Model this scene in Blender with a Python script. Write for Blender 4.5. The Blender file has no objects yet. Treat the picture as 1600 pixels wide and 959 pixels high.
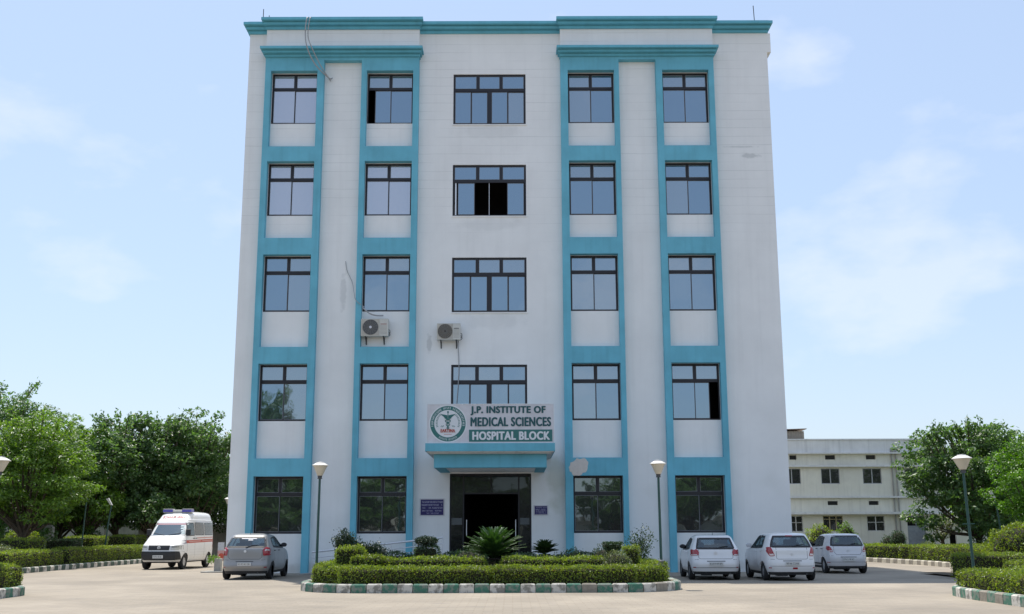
import bpy, bmesh, math, random
import numpy as np
from mathutils import Vector, Matrix
R = math.radians
PI = math.pi
random.seed(7)
rng = np.random.default_rng(7)
sc = bpy.context.scene
COL = sc.collection

# ------------------------------------------------------------------ camera
cam_d = bpy.data.cameras.new('camera')
cam = bpy.data.objects.new('camera', cam_d)
COL.objects.link(cam)
cam_d.sensor_width = 36
cam_d.lens = 1718.33 * 36 / 1600
cam_d.clip_start = 0.1
cam_d.clip_end = 3000
cam.location = (0, -44.32, 1.6)
_f = Vector((0.00018033, 0.97993557, 0.19931444))
_r = Vector((0.9999959, 0.00039266, -0.00283527))
_u = Vector((0.00285665, -0.19931414, 0.97993148))
cam.matrix_world = Matrix(((_r.x, _u.x, -_f.x, 0), (_r.y, _u.y, -_f.y, -44.32), (_r.z, _u.z, -_f.z, 1.6), (0, 0, 0, 1)))
sc.camera = cam

# ------------------------------------------------------------------ sun and sky
SUN = Vector((-4.75, 9.1, 23.17)).normalized()
SUN_EL = math.asin(SUN.z)
SUN_AZ = math.atan2(SUN.x, SUN.y)          # clockwise from +Y
sd = bpy.data.lights.new('sun', 'SUN')
sd.energy = 3.3
sd.angle = R(0.6)
sd.color = (1.0, 0.945, 0.86)
so = bpy.data.objects.new('sun', sd)
COL.objects.link(so)
so.location = (0, 0, 60)
so.rotation_euler = (-SUN).to_track_quat('-Z', 'Y').to_euler()

sc.view_settings.view_transform = 'Standard'
sc.view_settings.look = 'None'
sc.view_settings.gamma = 1
sc.view_settings.exposure = 0.80
sc.cycles.max_bounces = 8
sc.cycles.diffuse_bounces = 4
sc.cycles.transparent_max_bounces = 8
sc.cycles.sample_clamp_indirect = 6


CLOUD = (0.8, 7.3, 6.2, 4.2, 0.56, 0.66)


def build_world():
    w = bpy.data.worlds.new('World')
    sc.world = w
    w.use_nodes = True
    nt = w.node_tree
    N = nt.nodes
    L = nt.links
    bg = N['Background']
    bg.inputs['Strength'].default_value = 0.10
    sky = N.new('ShaderNodeTexSky')
    sky.sky_type = 'NISHITA'
    sky.sun_disc = False
    sky.sun_elevation = SUN_EL
    sky.sun_rotation = SUN_AZ
    sky.altitude = 200
    sky.air_density = 1.3
    sky.dust_density = 1.0
    sky.ozone_density = 2.2
    tc = N.new('ShaderNodeTexCoord')
    # thin humid veil over the whole sky
    veil = N.new('ShaderNodeMix')
    veil.data_type = 'RGBA'
    veil.inputs[0].default_value = 0.62
    L.new(sky.outputs[0], veil.inputs[6])
    veil.inputs[7].default_value = (3.35, 4.15, 5.6, 1)
    # fair-weather clouds, the same all round
    mp = N.new('ShaderNodeMapping')
    mp.inputs['Scale'].default_value = (1, 1, 2.0)
    mp.inputs['Location'].default_value = CLOUD[:3]
    L.new(tc.outputs['Generated'], mp.inputs[0])
    n1 = N.new('ShaderNodeTexNoise')
    n1.inputs['Scale'].default_value = CLOUD[3]
    n1.inputs['Detail'].default_value = 7
    n1.inputs['Roughness'].default_value = 0.52
    L.new(mp.outputs[0], n1.inputs[0])
    cr = N.new('ShaderNodeValToRGB')
    cr.color_ramp.elements[0].position = CLOUD[4]
    cr.color_ramp.elements[0].color = (0, 0, 0, 1)
    cr.color_ramp.elements[1].position = CLOUD[5]
    cr.color_ramp.elements[1].color = (0.36, 0.36, 0.36, 1)
    L.new(n1.outputs[0], cr.inputs[0])
    cl = N.new('ShaderNodeMix')
    cl.data_type = 'RGBA'
    L.new(cr.outputs[0], cl.inputs[0])
    L.new(veil.outputs[2], cl.inputs[6])
    cl.inputs[7].default_value = (5.7, 5.9, 6.6, 1)
    L.new(cl.outputs[2], bg.inputs[0])


build_world()

# ------------------------------------------------------------------ materials
MATS = {}


def mat(name, col, rough=0.8, metal=0.0, spec=0.5, var=0.0, vscale=3.0, bump=0.0, bscale=40.0, coat=0.0, streak=0.0, emit=None, var2=None, wear=False):
    if name in MATS:
        return MATS[name]
    m = bpy.data.materials.new(name)
    MATS[name] = m
    m.use_nodes = True
    nt = m.node_tree
    N, L = nt.nodes, nt.links
    b = N['Principled BSDF']
    b.inputs['Base Color'].default_value = (*col, 1)
    b.inputs['Roughness'].default_value = rough
    b.inputs['Metallic'].default_value = metal
    b.inputs['Specular IOR Level'].default_value = spec
    if coat:
        b.inputs['Coat Weight'].default_value = coat
        b.inputs['Coat Roughness'].default_value = 0.05
    tc = None
    if var or bump or streak:
        tc = N.new('ShaderNodeTexCoord')
        geo = N.new('ShaderNodeNewGeometry')
    if var:
        n = N.new('ShaderNodeTexNoise')
        n.inputs['Scale'].default_value = vscale
        n.inputs['Detail'].default_value = 6
        n.inputs['Roughness'].default_value = 0.6
        L.new(geo.outputs['Position'], n.inputs[0])
        mr = N.new('ShaderNodeMapRange')
        mr.inputs[1].default_value = 0.43 if wear else 0.3
        mr.inputs[2].default_value = 0.54 if wear else 0.7
        L.new(n.outputs[0], mr.inputs[0])
        mx = N.new('ShaderNodeMix')
        mx.data_type = 'RGBA'
        L.new(mr.outputs[0], mx.inputs[0])
        d = var2 or tuple(c * (1 - var) for c in col)
        mx.inputs[6].default_value = (*d, 1)
        mx.inputs[7].default_value = (*[min(1, c * (1 + var * 0.4)) for c in col], 1)
        out = mx.outputs[2]
        if streak:
            mp = N.new('ShaderNodeMapping')
            mp.inputs['Scale'].default_value = (5, 5, 0.25)
            L.new(geo.outputs['Position'], mp.inputs[0])
            n2 = N.new('ShaderNodeTexNoise')
            n2.inputs['Scale'].default_value = 1.0
            n2.inputs['Detail'].default_value = 5
            L.new(mp.outputs[0], n2.inputs[0])
            m2 = N.new('ShaderNodeMapRange')
            m2.inputs[1].default_value = 0.5
            m2.inputs[2].default_value = 0.8
            m2.inputs[3].default_value = 1.0
            m2.inputs[4].default_value = 1.0 - streak
            L.new(n2.outputs[0], m2.inputs[0])
            vm = N.new('ShaderNodeMix')
            vm.data_type = 'RGBA'
            vm.blend_type = 'MULTIPLY'
            vm.inputs[0].default_value = 1
            L.new(out, vm.inputs[6])
            L.new(m2.outputs[0], vm.inputs[7])
            out = vm.outputs[2]
        L.new(out, b.inputs['Base Color'])
    if bump:
        n = N.new('ShaderNodeTexNoise')
        n.inputs['Scale'].default_value = bscale
        n.inputs['Detail'].default_value = 4
        L.new(geo.outputs['Position'], n.inputs[0])
        bp = N.new('ShaderNodeBump')
        bp.inputs['Strength'].default_value = bump
        bp.inputs['Distance'].default_value = 0.02
        L.new(n.outputs[0], bp.inputs['Height'])
        L.new(bp.outputs[0], b.inputs['Normal'])
    if emit:
        b.inputs['Emission Color'].default_value = (*emit, 1)
    return m


def leaf_mat(name, c_lo, c_hi, trans=0.3, tcol=None, dead=0.0, brown=0.0):
    m = bpy.data.materials.new(name)
    m.use_nodes = True
    nt = m.node_tree
    N, L = nt.nodes, nt.links
    b = N['Principled BSDF']
    b.inputs['Roughness'].default_value = 0.45
    b.inputs['Specular IOR Level'].default_value = 0.6
    g = N.new('ShaderNodeNewGeometry')
    r = N.new('ShaderNodeValToRGB')
    r.color_ramp.elements[0].color = (*c_lo, 1)
    r.color_ramp.elements[1].color = (*c_hi, 1)
    if dead:
        e = r.color_ramp.elements.new(1 - dead)
        e.color = (*c_hi, 1)
        r.color_ramp.elements[-1].color = (0.16, 0.10, 0.045, 1)
        r.color_ramp.interpolation = 'LINEAR'
    L.new(g.outputs['Random Per Island'], r.inputs[0])
    n = N.new('ShaderNodeTexNoise')
    n.inputs['Scale'].default_value = 0.9
    n.inputs['Detail'].default_value = 3
    L.new(g.outputs['Position'], n.inputs[0])
    mr = N.new('ShaderNodeMapRange')
    mr.inputs[1].default_value = 0.3
    mr.inputs[2].default_value = 0.7
    mr.inputs[3].default_value = 0.78
    mr.inputs[4].default_value = 1.2
    L.new(n.outputs[0], mr.inputs[0])
    mu = N.new('ShaderNodeMix')
    mu.data_type = 'RGBA'
    mu.blend_type = 'MULTIPLY'
    mu.inputs[0].default_value = 1
    L.new(r.outputs[0], mu.inputs[6])
    L.new(mr.outputs[0], mu.inputs[7])
    colout = mu.outputs[2]
    if brown:
        n3 = N.new('ShaderNodeTexNoise')
        n3.inputs['Scale'].default_value = 2.1
        n3.inputs['Detail'].default_value = 5
        L.new(g.outputs['Position'], n3.inputs[0])
        m3 = N.new('ShaderNodeMapRange')
        m3.inputs[1].default_value = 0.56
        m3.inputs[2].default_value = 0.72
        m3.inputs[4].default_value = brown
        L.new(n3.outputs[0], m3.inputs[0])
        x3 = N.new('ShaderNodeMix')
        x3.data_type = 'RGBA'
        L.new(m3.outputs[0], x3.inputs[0])
        L.new(colout, x3.inputs[6])
        x3.inputs[7].default_value = (0.20, 0.13, 0.07, 1)
        colout = x3.outputs[2]
    L.new(colout, b.inputs['Base Color'])
    t = N.new('ShaderNodeBsdfTranslucent')
    tm = N.new('ShaderNodeMix')
    tm.data_type = 'RGBA'
    tm.blend_type = 'MULTIPLY'
    tm.inputs[0].default_value = 1
    L.new(mu.outputs[2], tm.inputs[6])
    tm.inputs[7].default_value = (*(tcol or (1.5, 1.6, 0.5)), 1)
    L.new(tm.outputs[2], t.inputs[0])
    mx = N.new('ShaderNodeMixShader')
    mx.inputs[0].default_value = trans
    L.new(b.outputs[0], mx.inputs[1])
    L.new(t.outputs[0], mx.inputs[2])
    L.new(mx.outputs[0], N['Material Output'].inputs[0])
    MATS[name] = m
    return m


def wall_mat():
    m = mat('white_wall_paint', (0.85, 0.85, 0.835), 0.85, var=0.07, vscale=0.5, bump=0.12, bscale=60, streak=0.05)
    nt = m.node_tree
    N, L = nt.nodes, nt.links
    b = N['Principled BSDF']
    src = b.inputs['Base Color'].links[0].from_socket
    g = N.new('ShaderNodeNewGeometry')
    sp = N.new('ShaderNodeSeparateXYZ')
    L.new(g.outputs['Position'], sp.inputs[0])
    # wobbling course lines in the plaster of the upper storeys
    nz = N.new('ShaderNodeTexNoise')
    nz.inputs['Scale'].default_value = 0.8
    L.new(g.outputs['Position'], nz.inputs[0])

    def math_(op, a, bb=None):
        n = N.new('ShaderNodeMath')
        n.operation = op
        for i, v in enumerate((a, bb)):
            if v is None:
                continue
            if isinstance(v, (int, float)):
                n.inputs[i].default_value = v
            else:
                L.new(v, n.inputs[i])
        return n.outputs[0]
    z = math_('ADD', sp.outputs[2], math_('MULTIPLY', nz.outputs[0], 0.06))
    fr = math_('FRACT', math_('DIVIDE', z, 0.385))
    line = math_('LESS_THAN', fr, 0.075)
    up = N.new('ShaderNodeMapRange')
    up.inputs[1].default_value = 12.8
    up.inputs[2].default_value = 15.5
    L.new(sp.outputs[2], up.inputs[0])
    mk = N.new('ShaderNodeTexNoise')
    mk.inputs['Scale'].default_value = 0.7
    mk.inputs['Detail'].default_value = 3
    mpp = N.new('ShaderNodeMapping')
    mpp.inputs['Scale'].default_value = (0.6, 1, 4.0)
    L.new(g.outputs['Position'], mpp.inputs[0])
    L.new(mpp.outputs[0], mk.inputs[0])
    mk2 = N.new('ShaderNodeMapRange')
    mk2.inputs[1].default_value = 0.35
    mk2.inputs[2].default_value = 0.65
    L.new(mk.outputs[0], mk2.inputs[0])
    fac = math_('MULTIPLY', math_('MULTIPLY', line, up.outputs[0]), math_('MULTIPLY', mk2.outputs[0], 0.22))
    mx = N.new('ShaderNodeMix')
    mx.data_type = 'RGBA'
    L.new(fac, mx.inputs[0])
    L.new(src, mx.inputs[6])
    mx.inputs[7].default_value = (0.25, 0.27, 0.26, 1)
    # faint damp stain low on the wall
    st = N.new('ShaderNodeTexNoise')
    st.inputs['Scale'].default_value = 0.55
    st.inputs['Detail'].default_value = 5
    L.new(g.outputs['Position'], st.inputs[0])
    s2 = N.new('ShaderNodeMapRange')
    s2.inputs[1].default_value = 0.5
    s2.inputs[2].default_value = 0.75
    s2.inputs[3].default_value = 0
    s2.inputs[4].default_value = 0.25
    L.new(st.outputs[0], s2.inputs[0])
    low = N.new('ShaderNodeMapRange')
    low.inputs[1].default_value = 6.5
    low.inputs[2].default_value = 3.0
    L.new(sp.outputs[2], low.inputs[0])
    mx2 = N.new('ShaderNodeMix')
    mx2.data_type = 'RGBA'
    L.new(math_('MULTIPLY', s2.outputs[0], low.outputs[0]), mx2.inputs[0])
    L.new(mx.outputs[2], mx2.inputs[6])
    mx2.inputs[7].default_value = (0.50, 0.52, 0.46, 1)
    last = mx2.outputs[2]

    def blot(last, cx, cz, rx, rz, col, amt, sc_, seed):
        """a damp or rubbed patch of its own ragged shape"""
        dx = math_('DIVIDE', math_('SUBTRACT', sp.outputs[0], cx), rx)
        dz = math_('DIVIDE', math_('SUBTRACT', sp.outputs[2], cz), rz)
        d = math_('SQRT', math_('ADD', math_('MULTIPLY', dx, dx), math_('MULTIPLY', dz, dz)))
        nn = N.new('ShaderNodeTexNoise')
        nn.noise_dimensions = '4D'
        nn.inputs['W'].default_value = seed
        nn.inputs['Scale'].default_value = sc_
        nn.inputs['Detail'].default_value = 6
        L.new(g.outputs['Position'], nn.inputs[0])
        v = math_('ADD', d, math_('MULTIPLY', math_('SUBTRACT', nn.outputs[0], 0.5), 1.6))
        mr = N.new('ShaderNodeMapRange')
        mr.inputs[1].default_value = 1.0
        mr.inputs[2].default_value = 0.55
        mr.inputs[4].default_value = amt
        L.new(v, mr.inputs[0])
        x = N.new('ShaderNodeMix')
        x.data_type = 'RGBA'
        L.new(mr.outputs[0], x.inputs[0])
        L.new(last, x.inputs[6])
        x.inputs[7].default_value = (*col, 1)
        return x.outputs[2]
    last = blot(last, 1.75, 3.6, 0.5, 1.3, (0.52, 0.54, 0.45), 0.55, 1.6, 1)
    last = blot(last, 10.2, 17.2, 0.5, 0.12, (0.42, 0.44, 0.44), 0.5, 5, 2)
    last = blot(last, 9.7, 17.6, 0.8, 0.05, (0.42, 0.44, 0.44), 0.4, 5, 3)
    last = blot(last, -0.9, 0.2, 14.0, 0.35, (0.45, 0.42, 0.36), 0.45, 1.2, 4)
    last = blot(last, -0.9, 18.3, 1.6, 0.35, (0.58, 0.59, 0.58), 0.25, 2.5, 5)
    last = blot(last, -0.9, 14.2, 1.6, 0.35, (0.58, 0.59, 0.58), 0.25, 2.5, 6)
    last = blot(last, -0.9, 10.1, 1.6, 0.35, (0.58, 0.59, 0.58), 0.25, 2.5, 7)
    last = blot(last, -3.4, 9.2, 0.12, 0.5, (0.45, 0.46, 0.46), 0.5, 6, 8)
    last = blot(last, -7.0, 11.3, 0.15, 0.9, (0.45, 0.46, 0.46), 0.35, 6, 9)
    L.new(last, b.inputs['Base Color'])
    return m


def paving_mat():
    m = mat('paver_blocks', (0.33, 0.283, 0.222), 0.9, var=0.18, vscale=0.35)
    nt = m.node_tree
    N, L = nt.nodes, nt.links
    b = N['Principled BSDF']
    src = b.inputs['Base Color'].links[0].from_socket
    g = N.new('ShaderNodeNewGeometry')
    br = N.new('ShaderNodeTexBrick')
    br.inputs['Scale'].default_value = 1.0
    br.inputs['Brick Width'].default_value = 0.40
    br.inputs['Row Height'].default_value = 0.26
    br.inputs['Mortar Size'].default_value = 0.011
    br.inputs['Mortar Smooth'].default_value = 0.3
    br.inputs['Color1'].default_value = (1, 1, 1, 1)
    br.inputs['Color2'].default_value = (0.86, 0.87, 0.88, 1)
    br.inputs['Mortar'].default_value = (0.78, 0.75, 0.71, 1)
    L.new(g.outputs['Position'], br.inputs[0])
    mx = N.new('ShaderNodeMix')
    mx.data_type = 'RGBA'
    mx.blend_type = 'MULTIPLY'
    mx.inputs[0].default_value = 0.8
    L.new(src, mx.inputs[6])
    L.new(br.outputs[0], mx.inputs[7])
    # dark scuffs and oil marks
    mp = N.new('ShaderNodeMapping')
    mp.inputs['Scale'].default_value = (0.6, 1.1, 1)
    L.new(g.outputs['Position'], mp.inputs[0])
    n = N.new('ShaderNodeTexNoise')
    n.inputs['Scale'].default_value = 1.3
    n.inputs['Detail'].default_value = 4
    n.inputs['Roughness'].default_value = 0.65
    L.new(mp.outputs[0], n.inputs[0])
    r = N.new('ShaderNodeMapRange')
    r.inputs[1].default_value = 0.58
    r.inputs[2].default_value = 0.72
    r.inputs[4].default_value = 0.6
    L.new(n.outputs[0], r.inputs[0])
    m2 = N.new('ShaderNodeMix')
    m2.data_type = 'RGBA'
    L.new(r.outputs[0], m2.inputs[0])
    L.new(mx.outputs[2], m2.inputs[6])
    m2.inputs[7].default_value = (0.20, 0.18, 0.16, 1)
    n4 = N.new('ShaderNodeTexNoise')
    n4.inputs['Scale'].default_value = 0.22
    n4.inputs['Detail'].default_value = 5
    L.new(g.outputs['Position'], n4.inputs[0])
    r4 = N.new('ShaderNodeMapRange')
    r4.inputs[1].default_value = 0.42
    r4.inputs[2].default_value = 0.62
    r4.inputs[3].default_value = 0.86
    r4.inputs[4].default_value = 1.06
    L.new(n4.outputs[0], r4.inputs[0])
    m4 = N.new('ShaderNodeMix')
    m4.data_type = 'RGBA'
    m4.blend_type = 'MULTIPLY'
    m4.inputs[0].default_value = 1
    L.new(m2.outputs[2], m4.inputs[6])
    L.new(r4.outputs[0], m4.inputs[7])
    L.new(m4.outputs[2], b.inputs['Base Color'])
    bp = N.new('ShaderNodeBump')
    bp.inputs['Strength'].default_value = 0.5
    bp.inputs['Distance'].default_value = 0.01
    L.new(br.outputs[1], bp.inputs['Height'])
    bp.invert = True
    L.new(bp.outputs[0], b.inputs['Normal'])
    return m


def glass_mat(name, col, refl=0.5, tint=(0.62, 0.74, 0.9), rough=0.02):
    """dark tinted, mirror-coated glazing"""
    m = bpy.data.materials.new(name)
    m.use_nodes = True
    nt = m.node_tree
    N, L = nt.nodes, nt.links
    b = N['Principled BSDF']
    b.inputs['Base Color'].default_value = (*col, 1)
    b.inputs['Roughness'].default_value = 0.25
    b.inputs['Specular IOR Level'].default_value = 0.3
    gl = N.new('ShaderNodeBsdfGlossy')
    gl.inputs['Color'].default_value = (*tint, 1)
    gl.inputs['Roughness'].default_value = rough
    g = N.new('ShaderNodeNewGeometry')
    n = N.new('ShaderNodeTexNoise')
    n.inputs['Scale'].default_value = 0.9
    L.new(g.outputs['Position'], n.inputs[0])
    bp = N.new('ShaderNodeBump')
    bp.inputs['Strength'].default_value = 0.25
    bp.inputs['Distance'].default_value = 0.02
    L.new(n.outputs[0], bp.inputs['Height'])
    L.new(bp.outputs[0], gl.inputs['Normal'])
    mx = N.new('ShaderNodeMixShader')
    mx.inputs[0].default_value = refl
    L.new(b.outputs[0], mx.inputs[1])
    L.new(gl.outputs[0], mx.inputs[2])
    L.new(mx.outputs[0], N['Material Output'].inputs[0])
    MATS[name] = m
    return m


M_WALL = wall_mat()
M_TEAL = mat('teal_wall_paint', (0.155, 0.475, 0.60), 0.85, var=0.16, vscale=0.9, bump=0.15, bscale=30, streak=0.14)
M_CORN = mat('teal_cornice_paint', (0.135, 0.46, 0.585), 0.7, var=0.12, vscale=1.5, streak=0.1)
M_FRAME = mat('dark_window_frame', (0.012, 0.011, 0.016), 0.45)
M_GLASS = glass_mat('mirror_window_glass', (0.02, 0.03, 0.04), 0.42, (0.55, 0.71, 0.84))
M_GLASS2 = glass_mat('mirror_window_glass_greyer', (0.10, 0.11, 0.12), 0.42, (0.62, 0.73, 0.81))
M_GLASS3 = glass_mat('cloud_toned_window_glass', (0.30, 0.29, 0.31), 0.45, (0.80, 0.82, 0.88))  # paler copy of the glass: mirrored cloud put into its colour, no curtain behind
M_BEAD = mat('glazing_bead', (0.24, 0.25, 0.27), 0.5)
M_GLASSLOW = glass_mat('dark_window_glass', (0.012, 0.016, 0.018), 0.24, (0.7, 0.8, 0.8))
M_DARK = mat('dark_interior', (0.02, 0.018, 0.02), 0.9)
M_WGLASS = glass_mat('wing_window_glass', (0.02, 0.02, 0.022), 0.06, (0.7, 0.7, 0.7))
M_DOOR = glass_mat('black_door_glass', (0.004, 0.004, 0.005), 0.055, (0.6, 0.7, 0.7))
M_CONC = mat('grey_concrete', (0.34, 0.33, 0.30), 0.9, var=0.25, vscale=2.0, bump=0.3, bscale=25)
M_STEEL = mat('brushed_steel', (0.70, 0.71, 0.73), 0.4, metal=0.45)
M_ACW = mat('aged_white_metal', (0.60, 0.59, 0.54), 0.55, var=0.12, vscale=4)
M_GRILL = mat('dark_fan_grille', (0.06, 0.06, 0.06), 0.6)
M_SOIL = mat('garden_soil', (0.10, 0.075, 0.05), 1.0, var=0.4, vscale=3, bump=0.6, bscale=12)
M_LAWN = mat('garden_ground', (0.055, 0.085, 0.03), 1.0, var=0.5, vscale=1.2, bump=0.6, bscale=15, var2=(0.10, 0.085, 0.05))
M_EARTH = mat('dusty_ground', (0.24, 0.20, 0.15), 1.0, var=0.25, vscale=0.3)
M_PAVE = paving_mat()
M_KG = mat('kerb_green_paint', (0.05, 0.145, 0.10), 0.85, var=0.55, vscale=7, bump=0.4, bscale=30, var2=(0.20, 0.23, 0.19), wear=True)
M_KW = mat('kerb_white_paint', (0.47, 0.45, 0.40), 0.85, var=0.5, vscale=6, bump=0.4, bscale=30, var2=(0.24, 0.23, 0.20), wear=True)
M_KD = mat('kerb_bare_concrete', (0.30, 0.27, 0.22), 0.9, var=0.3, vscale=6, bump=0.4, bscale=30)
M_KC = mat('kerb_cream_paint', (0.62, 0.57, 0.46), 0.85, var=0.3, vscale=6)
M_POLE = mat('dark_green_pole_paint', (0.02, 0.07, 0.06), 0.45)
M_LAMP = mat('cream_lamp_plastic', (0.62, 0.57, 0.47), 0.4, var=0.1, vscale=6)
M_LAMPLID = mat('white_lamp_lid', (0.66, 0.64, 0.60), 0.5)
M_CREAM = mat('cream_wall_paint', (0.72, 0.70, 0.61), 0.9, var=0.14, vscale=0.7, bump=0.15, bscale=30, streak=0.18)
M_CREAMW = mat('offwhite_trim_paint', (0.70, 0.70, 0.69), 0.9, var=0.12, vscale=1.0, streak=0.2)
M_BARK = mat('tree_bark', (0.10, 0.075, 0.055), 0.95, var=0.4, vscale=6, bump=0.8, bscale=18)
M_CORE = mat('hedge_twigs', (0.030, 0.028, 0.014), 1.0, var=0.4, vscale=12)
M_SIGNW = mat('signboard_white', (0.66, 0.65, 0.68), 0.5, var=0.14, vscale=2.5, streak=0.12)
M_SGREEN = mat('sign_dark_green', (0.012, 0.085, 0.095), 0.5)
M_SGREEN2 = mat('sign_emblem_green', (0.03, 0.16, 0.15), 0.5)
M_SRED = mat('sign_red', (0.45, 0.07, 0.04), 0.5)
M_SWHT = mat('sign_letter_white', (0.72, 0.74, 0.76), 0.5)
M_BLUE = mat('plaque_blue', (0.018, 0.012, 0.11), 0.4)
M_CABLE = mat('grey_cable', (0.35, 0.35, 0.36), 0.6)
M_CABLED = mat('dark_cable', (0.05, 0.05, 0.05), 0.6)
M_PLAST = mat('bare_plaster', (0.68, 0.62, 0.56), 0.95, var=0.1, vscale=6)
M_TYRE = mat('tyre_rubber', (0.018, 0.018, 0.02), 0.85)
M_BLACKP = mat('black_plastic', (0.02, 0.021, 0.024), 0.6)
M_ALLOY = mat('wheel_silver', (0.42, 0.42, 0.43), 0.35, metal=0.7)
M_CARW = mat('car_paint_white', (0.76, 0.76, 0.765), 0.3, coat=0.6, var=0.05, vscale=2)
M_CARS = mat('car_paint_silver', (0.62, 0.61, 0.62), 0.32, coat=0.6, metal=0.15)
M_CARG = mat('car_paint_grey', (0.30, 0.295, 0.29), 0.36, coat=0.5, metal=0.35)
M_VANW = mat('van_paint_white', (0.76, 0.755, 0.74), 0.35, coat=0.4, var=0.05, vscale=2)
M_CGLASS = glass_mat('car_window_glass', (0.03, 0.045, 0.05), 0.20, (0.62, 0.78, 0.88), 0.03)


def clear_glass(name, tint, refl):
    m = bpy.data.materials.new(name)
    m.use_nodes = True
    nt = m.node_tree
    N, L = nt.nodes, nt.links
    t = N.new('ShaderNodeBsdfTransparent')
    t.inputs[0].default_value = (*tint, 1)
    g = N.new('ShaderNodeBsdfGlossy')
    g.inputs['Roughness'].default_value = 0.02
    g.inputs['Color'].default_value = (0.8, 0.93, 1, 1)
    mx = N.new('ShaderNodeMixShader')
    mx.inputs[0].default_value = refl
    L.new(t.outputs[0], mx.inputs[1])
    L.new(g.outputs[0], mx.inputs[2])
    L.new(mx.outputs[0], N['Material Output'].inputs[0])
    MATS[name] = m
    return m


M_CGL2 = clear_glass('car_clear_glass', (0.40, 0.50, 0.54), 0.12)


def line_inside(m):
    """dark trim on the inner side of a painted shell"""
    nt = m.node_tree
    N, L = nt.nodes, nt.links
    out = N['Material Output']
    src = out.inputs[0].links[0].from_socket
    d = N.new('ShaderNodeBsdfDiffuse')
    d.inputs[0].default_value = (0.06, 0.06, 0.065, 1)
    g = N.new('ShaderNodeNewGeometry')
    mx = N.new('ShaderNodeMixShader')
    L.new(g.outputs['Backfacing'], mx.inputs[0])
    L.new(src, mx.inputs[1])
    L.new(d.outputs[0], mx.inputs[2])
    L.new(mx.outputs[0], out.inputs[0])


for _m in (M_CARW, M_CARS, M_CARG):
    line_inside(_m)
M_RED = mat('tail_lamp_red', (0.33, 0.012, 0.022), 0.2, coat=0.8)
M_LCLEAR = mat('lamp_clear', (0.70, 0.62, 0.60), 0.2, coat=0.8)
M_HEADL = mat('head_lamp_clear', (0.50, 0.50, 0.46), 0.25, coat=0.8)
M_SEAM = mat('panel_gap', (0.05, 0.05, 0.055), 0.8)
M_PLATE = mat('number_plate', (0.62, 0.62, 0.60), 0.5)
M_STRIPE = mat('van_red_stripe', (0.48, 0.09, 0.06), 0.5)
M_NAVY = mat('light_bar_blue', (0.06, 0.055, 0.36), 0.25, coat=0.5)
M_VTEXT = mat('van_red_lettering', (0.50, 0.16, 0.17), 0.6)
M_PALE = mat('pale_sticker', (0.45, 0.55, 0.58), 0.6)
L_HEDGE = leaf_mat('hedge_leaves', (0.085, 0.135, 0.016), (0.235, 0.315, 0.05), 0.42, (1.7, 1.7, 0.5), dead=0.06, brown=0.7)
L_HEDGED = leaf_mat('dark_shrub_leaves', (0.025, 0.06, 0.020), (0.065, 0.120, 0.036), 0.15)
L_VARIE = leaf_mat('variegated_leaves', (0.05, 0.10, 0.03), (0.26, 0.27, 0.13), 0.2)
L_TREEA = leaf_mat('fresh_green_leaves', (0.070, 0.145, 0.024), (0.165, 0.265, 0.048), 0.42, (1.6, 1.7, 0.45))
L_TREEB = leaf_mat('mid_green_leaves', (0.048, 0.105, 0.038), (0.135, 0.215, 0.078), 0.42, (1.5, 1.7, 0.65))
L_TREEC = leaf_mat('dark_green_leaves', (0.036, 0.078, 0.030), (0.095, 0.155, 0.058), 0.36, (1.4, 1.6, .6))
L_TREED = leaf_mat('bright_green_leaves', (0.060, 0.15, 0.010), (0.13, 0.27, 0.02), 0.4, (1.4, 1.5, 0.3))
L_JUN = leaf_mat('juniper_needles', (0.014, 0.032, 0.014), (0.042, 0.078, 0.034), 0.1)
L_CYCAD = leaf_mat('cycad_leaflets', (0.020, 0.060, 0.018), (0.050, 0.115, 0.028), 0.2)
L_CYOLD = leaf_mat('old_cycad_leaflets', (0.05, 0.05, 0.025), (0.16, 0.13, 0.07), 0.2)


# ------------------------------------------------------------------ object helpers
def tag(o, label=None, cat=None, group=None, kind=None):
    if label:
        o['label'] = label
    if cat:
        o['category'] = cat
    if group:
        o['group'] = group
    if kind:
        o['kind'] = kind
    return o


def link(o, parent=None):
    COL.objects.link(o)
    if parent is not None:
        o.parent = parent
    return o


def empty(name, loc=(0, 0, 0), rz=0.0, label=None, cat=None, group=None):
    o = bpy.data.objects.new(name, None)
    o.location = loc
    o.rotation_euler = (0, 0, rz)
    o.empty_display_size = 0.2
    link(o)
    return tag(o, label, cat, group)


def copy_tree(o, parent=None):
    c = o.copy()
    COL.objects.link(c)
    if parent is not None:
        c.parent = parent
    for ch in o.children:
        copy_tree(ch, c)
    return c


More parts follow.
